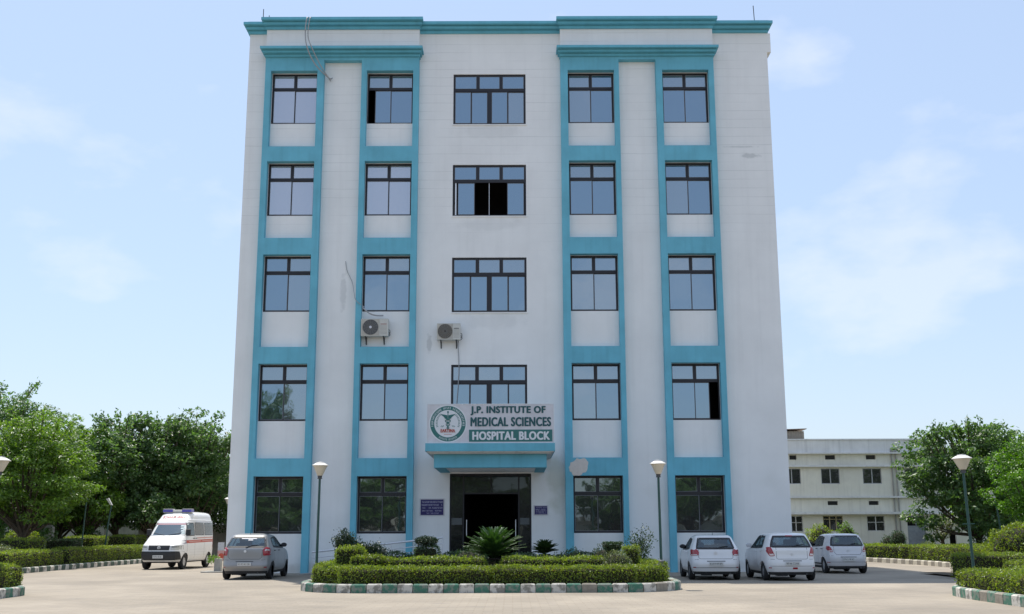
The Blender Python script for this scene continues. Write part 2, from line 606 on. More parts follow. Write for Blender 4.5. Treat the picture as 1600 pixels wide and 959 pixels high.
class MB:
    def __init__(self):
        self.v = []
        self.f = []
        self.m = []
        self.cur = 0

    def add(self, vs, fs):
        o = len(self.v)
        self.v += [tuple(p) for p in vs]
        for f in fs:
            self.f.append([i + o for i in f])
            self.m.append(self.cur)
        return self

    def box(self, x0, x1, y0, y1, z0, z1):
        vs = [(x0, y0, z0), (x1, y0, z0), (x1, y1, z0), (x0, y1, z0), (x0, y0, z1), (x1, y0, z1), (x1, y1, z1), (x0, y1, z1)]
        return self.add(vs, [(0, 3, 2, 1), (4, 5, 6, 7), (0, 1, 5, 4), (1, 2, 6, 5), (2, 3, 7, 6), (3, 0, 4, 7)])

    def hull8(self, b, t):
        """bottom 4 and top 4 corners, both counter-clockwise from above"""
        return self.add(list(b) + list(t), [(0, 3, 2, 1), (4, 5, 6, 7), (0, 1, 5, 4), (1, 2, 6, 5), (2, 3, 7, 6), (3, 0, 4, 7)])

    def cbox(self, c, s, rz=0.0, bev=0.0):
        hx, hy, hz = s[0] / 2, s[1] / 2, s[2] / 2
        ca, sa = math.cos(rz), math.sin(rz)

        def P(x, y, z):
            return (c[0] + x * ca - y * sa, c[1] + x * sa + y * ca, c[2] + z)
        if bev <= 0:
            b = [P(-hx, -hy, -hz), P(hx, -hy, -hz), P(hx, hy, -hz), P(-hx, hy, -hz)]
            t = [P(-hx, -hy, hz), P(hx, -hy, hz), P(hx, hy, hz), P(-hx, hy, hz)]
            return self.hull8(b, t)
        e = bev
        rings = []
        for z, i in ((-hz, 0), (hz - e, 0), (hz, e)):
            rings.append([P(-hx + i, -hy + i, z), P(hx - i, -hy + i, z), P(hx - i, hy - i, z), P(-hx + i, hy - i, z)])
        vs = sum(rings, [])
        fs = [(3, 2, 1, 0), (8, 9, 10, 11)]
        for r in range(2):
            for k in range(4):
                a = r * 4 + k
                bb = r * 4 + (k + 1) % 4
                fs.append((a, bb, bb + 4, a + 4))
        return self.add(vs, fs)

    def tube(self, pts, rad, n=8, cap=True):
        pts = [Vector(p) for p in pts]
        rs = rad if isinstance(rad, (list, tuple)) else [rad] * len(pts)
        vs = []
        up = Vector((0, 0, 1))
        for i, p in enumerate(pts):
            d = (pts[min(i + 1, len(pts) - 1)] - pts[max(i - 1, 0)]).normalized()
            a = d.cross(up)
            if a.length < 1e-3:
                a = Vector((1, 0, 0))
            a.normalize()
            b = d.cross(a)
            for k in range(n):
                t = 2 * PI * k / n
                vs.append(p + (a * math.cos(t) + b * math.sin(t)) * rs[i])
        fs = []
        for i in range(len(pts) - 1):
            for k in range(n):
                k2 = (k + 1) % n
                fs.append((i * n + k, i * n + k2, (i + 1) * n + k2, (i + 1) * n + k))
        if cap:
            fs.append(tuple(range(n - 1, -1, -1)))
            o = (len(pts) - 1) * n
            fs.append(tuple(range(o, o + n)))
        return self.add(vs, fs)

    def lathe(self, prof, n=16, c=(0, 0, 0), axis='z'):
        vs = []
        for r, z in prof:
            for k in range(n):
                t = 2 * PI * k / n
                if axis == 'z':
                    vs.append((c[0] + r * math.cos(t), c[1] + r * math.sin(t), c[2] + z))
                elif axis == 'y':
                    vs.append((c[0] + r * math.cos(t), c[1] + z, c[2] + r * math.sin(t)))
                else:
                    vs.append((c[0] + z, c[1] + r * math.cos(t), c[2] + r * math.sin(t)))
        fs = []
        for i in range(len(prof) - 1):
            for k in range(n):
                k2 = (k + 1) % n
                fs.append((i * n + k, i * n + k2, (i + 1) * n + k2, (i + 1) * n + k))
        fs.append(tuple(range(n - 1, -1, -1)))
        o = (len(prof) - 1) * n
        fs.append(tuple(range(o, o + n)))
        return self.add(vs, fs)

    def mesh(self, name, mats, smooth=False):
        me = bpy.data.meshes.new(name)
        me.from_pydata(self.v, [], self.f)
        for m in (mats if isinstance(mats, (list, tuple)) else [mats]):
            me.materials.append(m)
        if any(self.m):
            me.polygons.foreach_set('material_index', self.m)
        bm = bmesh.new()
        bm.from_mesh(me)
        bmesh.ops.recalc_face_normals(bm, faces=bm.faces)
        bm.to_mesh(me)
        bm.free()
        if smooth:
            me.polygons.foreach_set('use_smooth', [True] * len(me.polygons))
            try:
                me.set_sharp_from_angle(angle=R(40))
            except Exception:
                pass
        return me

    def build(self, name, mats, parent=None, smooth=False, loc=None):
        o = bpy.data.objects.new(name, self.mesh(name, mats, smooth))
        if loc:
            o.location = loc
        return link(o, parent)


def part(name, me, parent=None, loc=None, rz=0.0, label=None):
    o = bpy.data.objects.new(name, me)
    if loc is not None:
        o.location = loc
    if rz:
        o.rotation_euler = (0, 0, rz)
    if label:
        o['label'] = label
    return link(o, parent)


_tc = {}


def text_mesh(body, w, h, depth=0.012, bold=0.0, mirror=False):
    cu = bpy.data.curves.new('t', 'FONT')
    cu.body = body
    cu.extrude = 0.02
    cu.offset = bold
    cu.space_character = 1.1
    cu.resolution_u = 4
    ob = bpy.data.objects.new('t', cu)
    COL.objects.link(ob)
    dg = bpy.context.evaluated_depsgraph_get()
    dg.update()
    me = bpy.data.meshes.new_from_object(ob.evaluated_get(dg))
    bpy.data.objects.remove(ob)
    n = len(me.vertices)
    co = np.empty(n * 3)
    me.vertices.foreach_get('co', co)
    co = co.reshape(-1, 3)
    lo, hi = co.min(0), co.max(0)
    co = (co - lo) / np.maximum(hi - lo, 1e-6)
    if mirror:
        co[:, 0] = 1 - co[:, 0]
    out = np.stack([(co[:, 0] - 0.5) * w, -depth * co[:, 2], co[:, 1] * h], 1)   # text stands in XZ, front towards -Y
    me.vertices.foreach_set('co', out.ravel())
    me.materials.clear()
    me.update()
    return me


def text_part(name, body, x0, x1, y, z0, z1, m, parent, bold=0.0, depth=0.012, mirror=False):
    me = text_mesh(body, x1 - x0 - 2 * bold, z1 - z0, depth, 0.0, mirror)
    if bold:                         # heavier strokes: three copies side by side, each a hair prouder
        bm = bmesh.new()
        for k, (dx, dz) in enumerate(((-1, 0), (-.5, .6), (-.5, -.6), (0, 0), (.5, .6), (.5, -.6), (1, 0))):
            dx, dz = dx * bold, dz * bold
            t = bmesh.new()
            t.from_mesh(me)
            bmesh.ops.translate(t, verts=t.verts, vec=(dx, -0.0007 * k, dz))
            tm = bpy.data.meshes.new('t')
            t.to_mesh(tm)
            t.free()
            bm.from_mesh(tm)
        bm.to_mesh(me)
        bm.free()
    me.materials.append(m)
    return part(name, me, parent, ((x0 + x1) / 2, y, z0))


# ------------------------------------------------------------------ leaves in bulk (numpy)
def leaf_mesh(name, c, d, n, ln, wd, m):
    """one folded diamond (2 triangles) per leaf; c centre, d length direction, n normal"""
    k = len(c)
    d = d / np.maximum(np.linalg.norm(d, axis=1, keepdims=True), 1e-6)
    s = np.cross(n, d)
    s /= np.maximum(np.linalg.norm(s, axis=1, keepdims=True), 1e-6)
    nn = np.cross(d, s)
    ln = np.broadcast_to(np.asarray(ln, float), (k,))[:, None]
    wd = np.broadcast_to(np.asarray(wd, float), (k,))[:, None]
    v = np.stack([c - d * ln / 2, c + s * wd / 2 + nn * wd * 0.2, c + d * ln / 2, c - s * wd / 2 + nn * wd * 0.2], 1).reshape(-1, 3)
    me = bpy.data.meshes.new(name)
    me.vertices.add(4 * k)
    me.vertices.foreach_set('co', v.astype(np.float32).ravel())
    me.loops.add(6 * k)
    base = (np.arange(k) * 4)[:, None]
    idx = (base + np.array([0, 2, 1, 0, 3, 2])[None, :]).ravel()
    me.loops.foreach_set('vertex_index', idx.astype(np.int32))
    me.polygons.add(2 * k)
    me.polygons.foreach_set('loop_start', (np.arange(2 * k) * 3).astype(np.int32))
    me.polygons.foreach_set('loop_total', np.full(2 * k, 3, np.int32))
    me.materials.append(m)
    me.update(calc_edges=True)
    return me


def unit(a):
    return a / np.maximum(np.linalg.norm(a, axis=1, keepdims=True), 1e-6)


def shape_leaves(name, pts, nrm, ln, wd, m, spread=0.7, up=0.35, push=0.03):
    k = len(pts)
    sp_ = np.where(nrm[:, 2:3] > 0.7, spread * 0.6, spread)
    n = unit(nrm + rng.normal(0, 1, (k, 3)) * sp_)
    d = unit(nrm * 0.6 + rng.normal(0, 0.6, (k, 3)) + np.array([0, 0, up]))
    p = pts + nrm * rng.normal(0.3 * push, push, (k, 1)) + rng.normal(0, push * 0.4, (k, 3))
    l = ln * rng.uniform(0.6, 1.3, k)
    return leaf_mesh(name, p, d, n, l, l * wd, m)


def box_points(L, W, H, dens, bottom=False, rnd=0.0):
    """points and normals on the sides and top of a box L x W x H standing on z=0"""
    out = []
    faces = [((-L / 2, -W / 2, 0), (L, 0, 0), (0, 0, H), (0, -1, 0)), ((-L / 2, W / 2, 0), (L, 0, 0), (0, 0, H), (0, 1, 0)),
             ((-L / 2, -W / 2, 0), (0, W, 0), (0, 0, H), (-1, 0, 0)), ((L / 2, -W / 2, 0), (0, W, 0), (0, 0, H), (1, 0, 0)),
             ((-L / 2, -W / 2, H), (L, 0, 0), (0, W, 0), (0, 0, 1))]
    P, Nn = [], []
    for o, a, b, n in faces:
        area = np.linalg.norm(a) * np.linalg.norm(b)
        k = int(area * dens * (1.25 if n[2] else 1.0))
        u = rng.random((k, 1))
        v = rng.random((k, 1))
        P.append(np.array(o) + u * np.array(a) + v * np.array(b))
        Nn.append(np.tile(np.array(n, float), (k, 1)))
    P = np.concatenate(P)
    Nn = np.concatenate(Nn)
    if rnd:
        # round the upper edges and corners
        q = P.copy()
        lim = np.array([L / 2 - rnd, W / 2 - rnd, 1e9])
        inner = np.stack([np.clip(P[:, 0], -lim[0], lim[0]), np.clip(P[:, 1], -lim[1], lim[1]), np.minimum(P[:, 2], H - rnd)], 1)
        dv = P - inner
        ll = np.linalg.norm(dv, axis=1, keepdims=True)
        far = ll > rnd
        q = np.where(far, inner + dv / np.maximum(ll, 1e-6) * rnd, P)
        nn = np.where(ll > 1e-3, dv / np.maximum(ll, 1e-6), Nn)
        P, Nn = q, unit(nn + Nn * 0.3)
    return P, Nn


def lumps(P, amp, fr, seed=0.0):
    return amp * (np.sin(P[:, 0] * fr + seed) * np.cos(P[:, 1] * fr * 1.3 + seed * 2) + 0.6 * np.sin(P[:, 0] * fr * 2.3 + P[:, 2] * fr * 1.7 + seed * 3))


def hedge(name, label, cat, x, y, L, W, H, rz=0.0, z=0.0, dens=700, leaf=0.05, m=None, core=M_CORE, group=None, rnd=0.07, wob=0.025):
    o = empty(name, (x, y, z), rz, label, cat, group)
    H -= 0.07
    W -= 0.05
    q = 0.05
    mb = MB()
    mb.cbox((0, 0, (H - q) / 2), (L - 2 * q, W - 2 * q, H - q), 0, 0.05)
    mb.build('branches', core, o)
    P, Nn = box_points(L, W, H, dens, rnd=rnd)
    P = P + Nn * lumps(P, wob, 3.1, x + y)[:, None] + np.array([0, 0, 1.0]) * (lumps(P, wob * 0.6, 1.1, x)[:, None]) * (P[:, 2:3] / H)
    me = shape_leaves('leaves', P, Nn, leaf, 0.55, m or L_HEDGE, push=0.022)
    part('leaves', me, o)
    # stray shoots along the top
    k = int(L * W * 14) + 2
    sp = np.stack([rng.uniform(-L / 2, L / 2, k), rng.uniform(-W / 2, W / 2, k), np.full(k, H)], 1)
    c = np.repeat(sp, 5, 0)
    t = np.tile(np.arange(5), k)[:, None]
    c = c + np.array([0, 0, 0.018]) * t + rng.normal(0, 0.012, c.shape)
    nn = rng.normal(0, 1, c.shape)
    dd = rng.normal(0, 0.5, c.shape) + np.array([0, 0, 0.8])
    part('shoots', leaf_mesh('shoots', c, dd, nn, leaf, leaf * 0.5, m or L_HEDGE), o)['kind'] = 'stuff'
    return o


def ellipsoid_points(k, rx, ry, rz, zmin=-1.0):
    d = unit(rng.normal(0, 1, (k * 2, 3)))
    d = d[d[:, 2] > zmin][:k]
    P = d * np.array([rx, ry, rz])
    return P, unit(d / np.array([rx, ry, rz]))


def ball_shrub(name, label, cat, x, y, z, rx, ry, rz_, leaf=0.06, dens=600, m=None, stem=0.0, group=None, wob=0.1, core=M_CORE):
    o = empty(name, (x, y, z), 0, label, cat, group)
    zc = stem + rz_ * 0.95
    mb = MB()
    prof = [(max(0.01, rx * 0.86 * math.sin(t)), zc - rz_ * 0.86 * math.cos(t)) for t in [PI * i / 10 for i in range(11)]]
    mb.lathe(prof, 14)
    if stem > 0:
        mb.tube([(0, 0, 0), (0, 0, zc)], 0.04, 6)
    mb.build('branches', core, o, True)
    k = int(4 * PI * ((rx + ry + rz_) / 3) ** 2 * dens)
    P, Nn = ellipsoid_points(k, rx, ry, rz_)
    P = P * (1 + lumps(P, wob, 4.5 / rx, x)[:, None])
    P[:, 2] += zc
    keep = P[:, 2] > 0.02
    part('leaves', shape_leaves('leaves', P[keep], Nn[keep], leaf, 0.6, m or L_HEDGE, push=0.04), o)
    return o


# ------------------------------------------------------------------ trees
def tree(name, label, x, y, h, cr, trunk, m, leaf=0.2, n_cl=110, per=60, seed=1, cl_r=0.55, sprays=12, group=None, cat='tree', squash=0.8, lean=(0, 0), shape_y=1.0, flat=0.6, wd=0.5, droop=0.0):
    rg = np.random.default_rng(seed)
    n_cl = int(n_cl * 1.55)
    per = int(per * 1.15)
    leaf *= 1.12
    o = empty(name, (x, y, 0), 0, label, cat, group)
    ch = h - trunk                        # crown height
    cz = trunk + ch * 0.5
    top = np.array([lean[0], lean[1], cz + ch * 0.15])
    mb = MB()
    pts = [(0, 0, 0), (lean[0] * 0.15 + 0.05, lean[1] * .15, trunk * 0.5), (lean[0] * 0.5, lean[1] * .5, trunk), tuple(top)]
    r0 = 0.035 * h * 0.55 + 0.05
    mb.tube(pts, [r0 * 1.25, r0, r0 * 0.8, r0 * 0.25], 9)
    # clump centres: through the crown volume, more near the outside
    d = rg.normal(0, 1, (n_cl, 3))
    d /= np.linalg.norm(d, axis=1, keepdims=True)
    rad = rg.uniform(0.35, 1.0, (n_cl, 1)) ** 0.55
    lob = 1 + 0.22 * np.sin(3 * np.arctan2(d[:, 1], d[:, 0]) + seed) + 0.15 * np.sin(5 * d[:, 2] + seed * 2)
    C = d * rad * lob[:, None] * np.array([cr, cr * shape_y, ch * 0.5 * squash / 0.8 * 0.95]) + np.array([lean[0], lean[1], cz])
    C[:, 2] = np.maximum(C[:, 2], trunk * 0.75)
    for i in range(0, n_cl, max(1, n_cl // 26)):
        e = Vector(C[i])
        b = Vector((lean[0] * 0.4, lean[1] * .4, trunk * rg.uniform(0.7, 1.05)))
        mid = b.lerp(e, 0.5) + Vector((0, 0, -0.15 * cr * 0.3))
        mb.tube([b, mid, e], [r0 * 0.42, r0 * 0.26, r0 * 0.08], 6)
    leafC, leafD, leafN = [], [], []
    cr_cl = cl_r * rg.uniform(0.6, 1.35, n_cl)
    for i in range(n_cl):
        k = int(per * (cr_cl[i] / cl_r) ** 1.6)
        dd = rg.normal(0, 1, (k, 3))
        dd /= np.linalg.norm(dd, axis=1, keepdims=True)
        rr = rg.uniform(0.3, 1, (k, 1)) ** 0.5
        P = C[i] + dd * rr * cr_cl[i] * np.array([1.15, 1.15, flat])
        P[:, 2] -= droop * (dd[:, 0] ** 2 + dd[:, 1] ** 2) * cr_cl[i]
        leafC.append(P)
        out = dd * np.array([1, 1, 0.4])
        leafD.append(out + rg.normal(0, 0.5, (k, 3)) + np.array([0, 0, -0.25]))
        leafN.append(np.array([0, 0, 1.0]) + dd * 0.7 + rg.normal(0, 0.45, (k, 3)))
    # thin shoots standing out of the top of the crown
    for i in range(sprays):
        a = rg.uniform(0, 2 * PI)
        rr = cr * rg.uniform(0.1, 0.8)
        base = np.array([lean[0] + rr * math.cos(a), lean[1] + rr * shape_y * math.sin(a), cz + ch * 0.5 * math.sqrt(max(0.05, 1 - (rr / cr) ** 2)) * 0.8])
        ln = rg.uniform(0.7, 1.5) * h / 9
        dr = np.array([math.cos(a) * 0.45, math.sin(a) * 0.45, 1.0])
        dr /= np.linalg.norm(dr)
        tt = np.linspace(0, 1, 16)[:, None]
        path = base + dr * ln * tt + np.array([math.cos(a), math.sin(a), -0.5]) * 0.25 * ln * tt ** 2
        mb.tube([tuple(path[0] - dr * 0.6), tuple(path[8]), tuple(path[15])], [0.03, 0.02, 0.008], 5)
        c = np.repeat(path, 4, 0) + rg.normal(0, 0.10 * ln, (64, 3))
        leafC.append(c)
        leafD.append(rg.normal(0, 1, (64, 3)) + np.array([0, 0, -0.3]))
        leafN.append(rg.normal(0, 0.8, (64, 3)) + np.array([0, 0, 0.8]))
    mb.build('trunk', M_BARK, o, True)
    c = np.concatenate(leafC)
    k = len(c)
    l = leaf * rg.uniform(0.6, 1.3, k)
    part('crown', leaf_mesh('crown', c, np.concatenate(leafD), np.concatenate(leafN), l, l * wd, m), o)
    return o


# ================================================================== GROUND
def sheet(name, pts, z, m, kind='structure', parent=None):
    mb = MB()
    mb.add([(x, y, z) for x, y in pts], [list(range(len(pts)))])
    o = mb.build(name, m, parent)
    if parent is None:
        o['kind'] = kind
    return o


sheet('ground', [(-900, -900), (900, -900), (900, 900), (-900, 900)], -0.012, M_EARTH)
sheet('driveway', [(-34, -60), (34, -60), (34, -26), (60, -26), (60, -21), (19.3, -21), (19.3, 3), (18.7, 20), (14, 34), (-14, 34), (-20.2, 22), (-19.9, -21), (-60, -21), (-60, -26), (-34, -26)], 0.0, M_PAVE)


def kerb_line(name, label, pts, cols, blk=0.42, hgt=0.23, thick=0.2, group=None, kmats=None, top_round=0.03):
    """painted kerb: a row of separate stones following pts"""
    o = empty(name, (pts[0][0], pts[0][1], 0), 0, label, 'kerb', group)
    P = [Vector((a, b, 0)) for a, b in pts]
    lens = [(P[i + 1] - P[i]).length for i in range(len(P) - 1)]
    tot = sum(lens)
    n = max(1, round(tot / blk))
    b = tot / n
    org = P[0]

    def at(s):
        i = 0
        while i < len(lens) - 1 and s > lens[i]:
            s -= lens[i]
            i += 1
        return P[i].lerp(P[i + 1], min(1, s / lens[i]))
    meshes = []
    for v in range(3):
        for mm in kmats:
            mb = MB()
            mb.cbox((0, 0, hgt / 2), (b - 0.014, thick, hgt + (v - 1) * 0.006), 0, top_round)
            meshes.append(mb.mesh('kerb_stone', mm))
    for k in range(n):
        a, c = at(k * b), at((k + 1) * b)
        mid = (a + c) / 2
        rz = math.atan2(c.y - a.y, c.x - a.x) + random.uniform(-0.012, 0.012)
        ci = cols(k, n)
        me = meshes[random.randrange(3) * len(kmats) + ci]
        s = part('kerb_stone', me, o, (mid.x - org.x, mid.y - org.y + random.uniform(-.006, .006), 0), rz)
        s.rotation_euler.x = random.uniform(-0.02, 0.02)
    return o


def alt(k, n):
    if random.random() < 0.06:
        return 2
    return k % 2


# ================================================================== THE HOSPITAL BUILDING
HB = empty('hospital_building', (0, 0.3, 0), 0, 'tall white five storey hospital building with teal window bands and cornices', 'building')


def hb(mb, name, m, smooth=False, label=None):
    o = mb.build(name, m, None, smooth)
    o.data.transform(Matrix.Translation((0, -0.3, 0)))
    o.parent = HB
    if label:
        o['label'] = label
    return o


XL, XR, WY, DEP = -11.37, 11.12, 0.3, 15.0
COLS = [-9.325, -5.205, 3.425, 7.485]
BANDX = [(-10.57, -8.05), (-6.43, -3.96), (2.12, 4.63), (6.22, 8.71)]
TOPS = [20.99, 16.91, 12.85, 8.31, 3.77]
SILL = [18.69, 14.60, 10.52, 6.00, 1.52]
PANB = [17.57, 13.56, 9.0, 4.48]
WW = 1.99
MIDX = (-2.49, 0.62)
MIDT = [20.93, 16.83, 12.77, 8.29]
MIDB = [18.64, 14.57, 10.48, 6.0]
DOORX = (-2.51, 0.76)
DOORZ = (0.45, 3.87)

holes = []
for i, c in enumerate(COLS):
    for t, s in zip(TOPS, SILL):
        holes.append((c - WW / 2, c + WW / 2, s, t))
for t, s in zip(MIDT, MIDB):
    holes.append((MIDX[0], MIDX[1], s, t))
holes.append((DOORX[0], DOORX[1], DOORZ[0], DOORZ[1]))


def holed_wall(mb, x0, x1, z0, z1, y, depth, hs, flip=1):
    xs = sorted(set([x0, x1] + [h[0] for h in hs] + [h[1] for h in hs]))
    zs = sorted(set([z0, z1] + [h[2] for h in hs] + [h[3] for h in hs]))
    for i in range(len(xs) - 1):
        for j in range(len(zs) - 1):
            cx, cz = (xs[i] + xs[i + 1]) / 2, (zs[j] + zs[j + 1]) / 2
            if any(h[0] < cx < h[1] and h[2] < cz < h[3] for h in hs):
                continue
            mb.add([(xs[i], y, zs[j]), (xs[i + 1], y, zs[j]), (xs[i + 1], y, zs[j + 1]), (xs[i], y, zs[j + 1])], [(0, 1, 2, 3)])
    for a, b, c, d in hs:
        mb.add([(a, y, c), (b, y, c), (b, y, d), (a, y, d), (a, y + depth, c), (b, y + depth, c), (b, y + depth, d), (a, y + depth, d)],
               [(0, 4, 5, 1), (1, 5, 6, 2), (2, 6, 7, 3), (3, 7, 4, 0)])


mb = MB()
holed_wall(mb, XL, XR, 0, 22.8, WY, 0.28, holes)
mb.add([(XL, WY, 0), (XL, DEP, 0), (XL, DEP, 22.8), (XL, WY, 22.8)], [(0, 1, 2, 3)])
mb.add([(XR, WY, 0), (XR, DEP, 0), (XR, DEP, 22.8), (XR, WY, 22.8)], [(0, 1, 2, 3)])
mb.add([(XL, DEP, 0), (XR, DEP, 0), (XR, DEP, 22.8), (XL, DEP, 22.8)], [(0, 1, 2, 3)])
hb(mb, 'wall', M_WALL)
mb = MB()
mb.add([(XL, WY, 22.3), (XR, WY, 22.3), (XR, DEP, 22.3), (XL, DEP, 22.3)], [(0, 1, 2, 3)])
hb(mb, 'roof_slab', M_CONC)
# the overhanging block at the right top corner, with its sloping bracket
mb = MB()
mb.box(XR + 0.002, XR + 0.17, WY + 0.004, 6, 21.92, 22.8)
mb.hull8([(XR + 0.002, WY + 0.9, 21.5), (XR + 0.004, WY + 0.9, 21.5), (XR + 0.004, 1.8, 21.5), (XR + 0.002, 1.8, 21.5)],
         [(XR + 0.002, WY + 0.9, 21.918), (XR + 0.165, WY + 0.9, 21.918), (XR + 0.165, 1.8, 21.918), (XR + 0.002, 1.8, 21.918)])
hb(mb, 'corner_overhang', M_WALL)

# dark rooms behind the openings
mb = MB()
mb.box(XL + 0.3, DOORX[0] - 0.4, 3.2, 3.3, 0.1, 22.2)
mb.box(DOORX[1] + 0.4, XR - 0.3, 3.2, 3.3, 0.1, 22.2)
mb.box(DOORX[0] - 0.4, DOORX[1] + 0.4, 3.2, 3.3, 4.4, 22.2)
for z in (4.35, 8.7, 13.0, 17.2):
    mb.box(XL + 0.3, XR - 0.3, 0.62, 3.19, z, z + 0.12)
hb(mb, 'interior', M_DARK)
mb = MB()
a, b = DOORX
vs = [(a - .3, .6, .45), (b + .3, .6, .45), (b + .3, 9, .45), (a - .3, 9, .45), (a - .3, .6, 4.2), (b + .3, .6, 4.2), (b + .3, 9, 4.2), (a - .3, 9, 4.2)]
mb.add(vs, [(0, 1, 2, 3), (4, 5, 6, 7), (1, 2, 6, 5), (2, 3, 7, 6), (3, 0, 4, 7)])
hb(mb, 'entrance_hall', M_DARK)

# teal bands framing the window columns (one part per column, butt-jointed)
for i, (c, (bx0, bx1)) in enumerate(zip(COLS, BANDX)):
    a, b = c - WW / 2, c + WW / 2
    mb = MB()
    mb.box(bx0, a, 0, 0.302, 0, 21.47)
    mb.box(b, bx1, 0, 0.302, 0, 21.47)
    mb.box(a, b, 0, 0.302, 20.99, 21.47)
    for k in range(4):
        mb.box(a, b, 0, 0.302, TOPS[k + 1], PANB[k])
    hb(mb, 'window_surround', M_TEAL)
for x0, x1 in ((-10.57, -3.96), (2.12, 8.71)):
    mb = MB()
    mb.box(x0, x1, 0, 0.302, 21.47, 21.598)
    hb(mb, 'header_band', M_TEAL)
    mb = MB()
    mb.box(x0, x1, 0.0, 0.302, 21.932, 22.878)
    mb.cur = 0
    hb(mb, 'parapet_panel', M_WALL)


def cornice(mb, x0, x1, y0, yb, z0, z1, p, side):
    """stepped moulding; y0 front plane, projection p, side = overhang left/right"""
    st = [(0.22, 0.0, 0.30), (0.16, 0.30, 0.345), (0.60, 0.345, 0.64), (0.52, 0.64, 0.69), (1.0, 0.69, 1.0)]
    for q, a, b in st:
        e = 0.0015 if a > 0 else 0
        mb.hull8([(x0 - side * q * .99, y0 - p * q * .99, z0 + (z1 - z0) * a + e), (x1 + side * q * .99, y0 - p * q * .99, z0 + (z1 - z0) * a + e), (x1 + side * q * .99, yb, z0 + (z1 - z0) * a + e), (x0 - side * q * .99, yb, z0 + (z1 - z0) * a + e)],
                 [(x0 - side * q, y0 - p * q, z0 + (z1 - z0) * b), (x1 + side * q, y0 - p * q, z0 + (z1 - z0) * b), (x1 + side * q, yb, z0 + (z1 - z0) * b), (x0 - side * q, yb, z0 + (z1 - z0) * b)])


for x0, x1 in ((-10.57, -3.96), (2.12, 8.71)):
    mb = MB()
    cornice(mb, x0, x1, 0.0, 0.35, 21.60, 21.93, 0.46, 0.17)
    hb(mb, 'cornice', M_CORN)
    mb = MB()
    cornice(mb, x0, x1, 0.0, 0.85, 22.88, 23.26, 0.46, 0.17)
    hb(mb, 'cornice', M_CORN)
for x0, x1, sl, sr in ((XL, -10.572, 1, 0), (-3.958, 2.118, 0, 0), (8.712, XR + 0.02, 0, 1)):
    mb = MB()
    cornice(mb, x0, x1, 0.298, 0.85, 22.81, 23.19, 0.46, 0.0)
    hb(mb, 'cornice', M_CORN)
# cornice returns along the sides
for sx, xx in ((-1, XL), (1, XR)):
    mb = MB()
    for q, a, b in [(0.22, 0.0, 0.30), (0.60, 0.345, 0.64), (1.0, 0.69, 1.0)]:
        e = 0.17 * q
        xa, xb = sorted((xx + sx * 0.001 + (0.021 if sx > 0 else 0), xx + sx * (e + 0.03)))
        mb.box(xa, xb, 0.298 - 0.46 * q * 0.97, DEP, 22.811 + 0.38 * a, 22.811 + 0.379 * b)
    hb(mb, 'cornice', M_CORN)

# the unpainted patch on the band over a ground-floor window
mb = MB()
rg = random.Random(3)
pts = []
for k in range(26):
    t = 2 * PI * k / 26
    r = 1 + rg.uniform(-0.12, 0.12)
    px, pz = 0.42 * r * math.cos(t), 0.33 * r * math.sin(t)
    pts.append((2.67 + px * 0.92 - pz * 0.1, 4.12 + pz * 1.0 + px * 0.25))
pts = [(max(2.121, x), z) for x, z in pts]
mb.add([(x, -0.006, z) for x, z in pts], [list(range(26))])
mb.add([(x, -0.006, z) for x, z in pts] + [(x, 0.001, z) for x, z in pts], [(k, (k + 1) % 26, 26 + (k + 1) % 26, 26 + k) for k in range(26)])
hb(mb, 'bare_patch', M_PLAST, label='patch of unpainted plaster on the teal band')


# ------------------------------------------------------------------ windows
def bar(mb, x0, x1, z0, z1, y0=0.0, y1=0.06):
    mb.box(x0, x1, y0, y1, z0, z1)


PTOP = 0.70          # height of the row of top lights


def small_frame(w, h):
    mb = MB()
    e = 0.055
    bar(mb, 0, w, 0, e)
    bar(mb, 0, w, h - e, h)
    bar(mb, 0, e, e, h - e)
    bar(mb, w - e, w, e, h - e)
    zt = h - PTOP
    bar(mb, e, w - e, zt - 0.05, zt + 0.05, -0.012, 0.06)
    bar(mb, w / 2 - 0.04, w / 2 + 0.04, zt + 0.05, h - e)
    return mb.mesh('window', M_FRAME)


def pane_mesh(w, h, m, rim=M_FRAME):
    mb = MB()
    mb.cur = 0
    mb.add([(0.02, 0, 0.02), (w - 0.02, 0, 0.02), (w - 0.02, 0, h - 0.02), (0.02, 0, h - 0.02)], [(0, 1, 2, 3)])
    mb.cur = 1
    t = 0.024
    mb.box(0, w, -0.01, 0.02, 0, t)
    mb.box(0, w, -0.01, 0.02, h - t, h)
    mb.box(0, t, -0.01, 0.02, t, h - t)
    mb.box(w - t, w, -0.01, 0.02, t, h - t)
    mb.cur = 2
    q = 0.012
    mb.box(t, w - t, -0.012, -0.002, t, t + q)
    mb.box(t, w - t, -0.012, -0.002, h - t - q, h - t)
    mb.box(t, t + q, -0.012, -0.002, t + q, h - t - q)
    mb.box(w - t - q, w - t, -0.012, -0.002, t + q, h - t - q)
    me = mb.mesh('pane', [m, rim, M_BEAD])
    return me


_pm = {}


def pane(parent, x, z, w, h, m, y=0.03):
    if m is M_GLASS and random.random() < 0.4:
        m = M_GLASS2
    key = (round(w, 3), round(h, 3), m.name)
    if key not in _pm:
        _pm[key] = pane_mesh(w, h, m)
    p = part('pane', _pm[key], parent, (x, y, z))
    p.rotation_euler.x = random.uniform(-0.006, 0.006)
    p.rotation_euler.z = random.uniform(-0.006, 0.006)
    return p


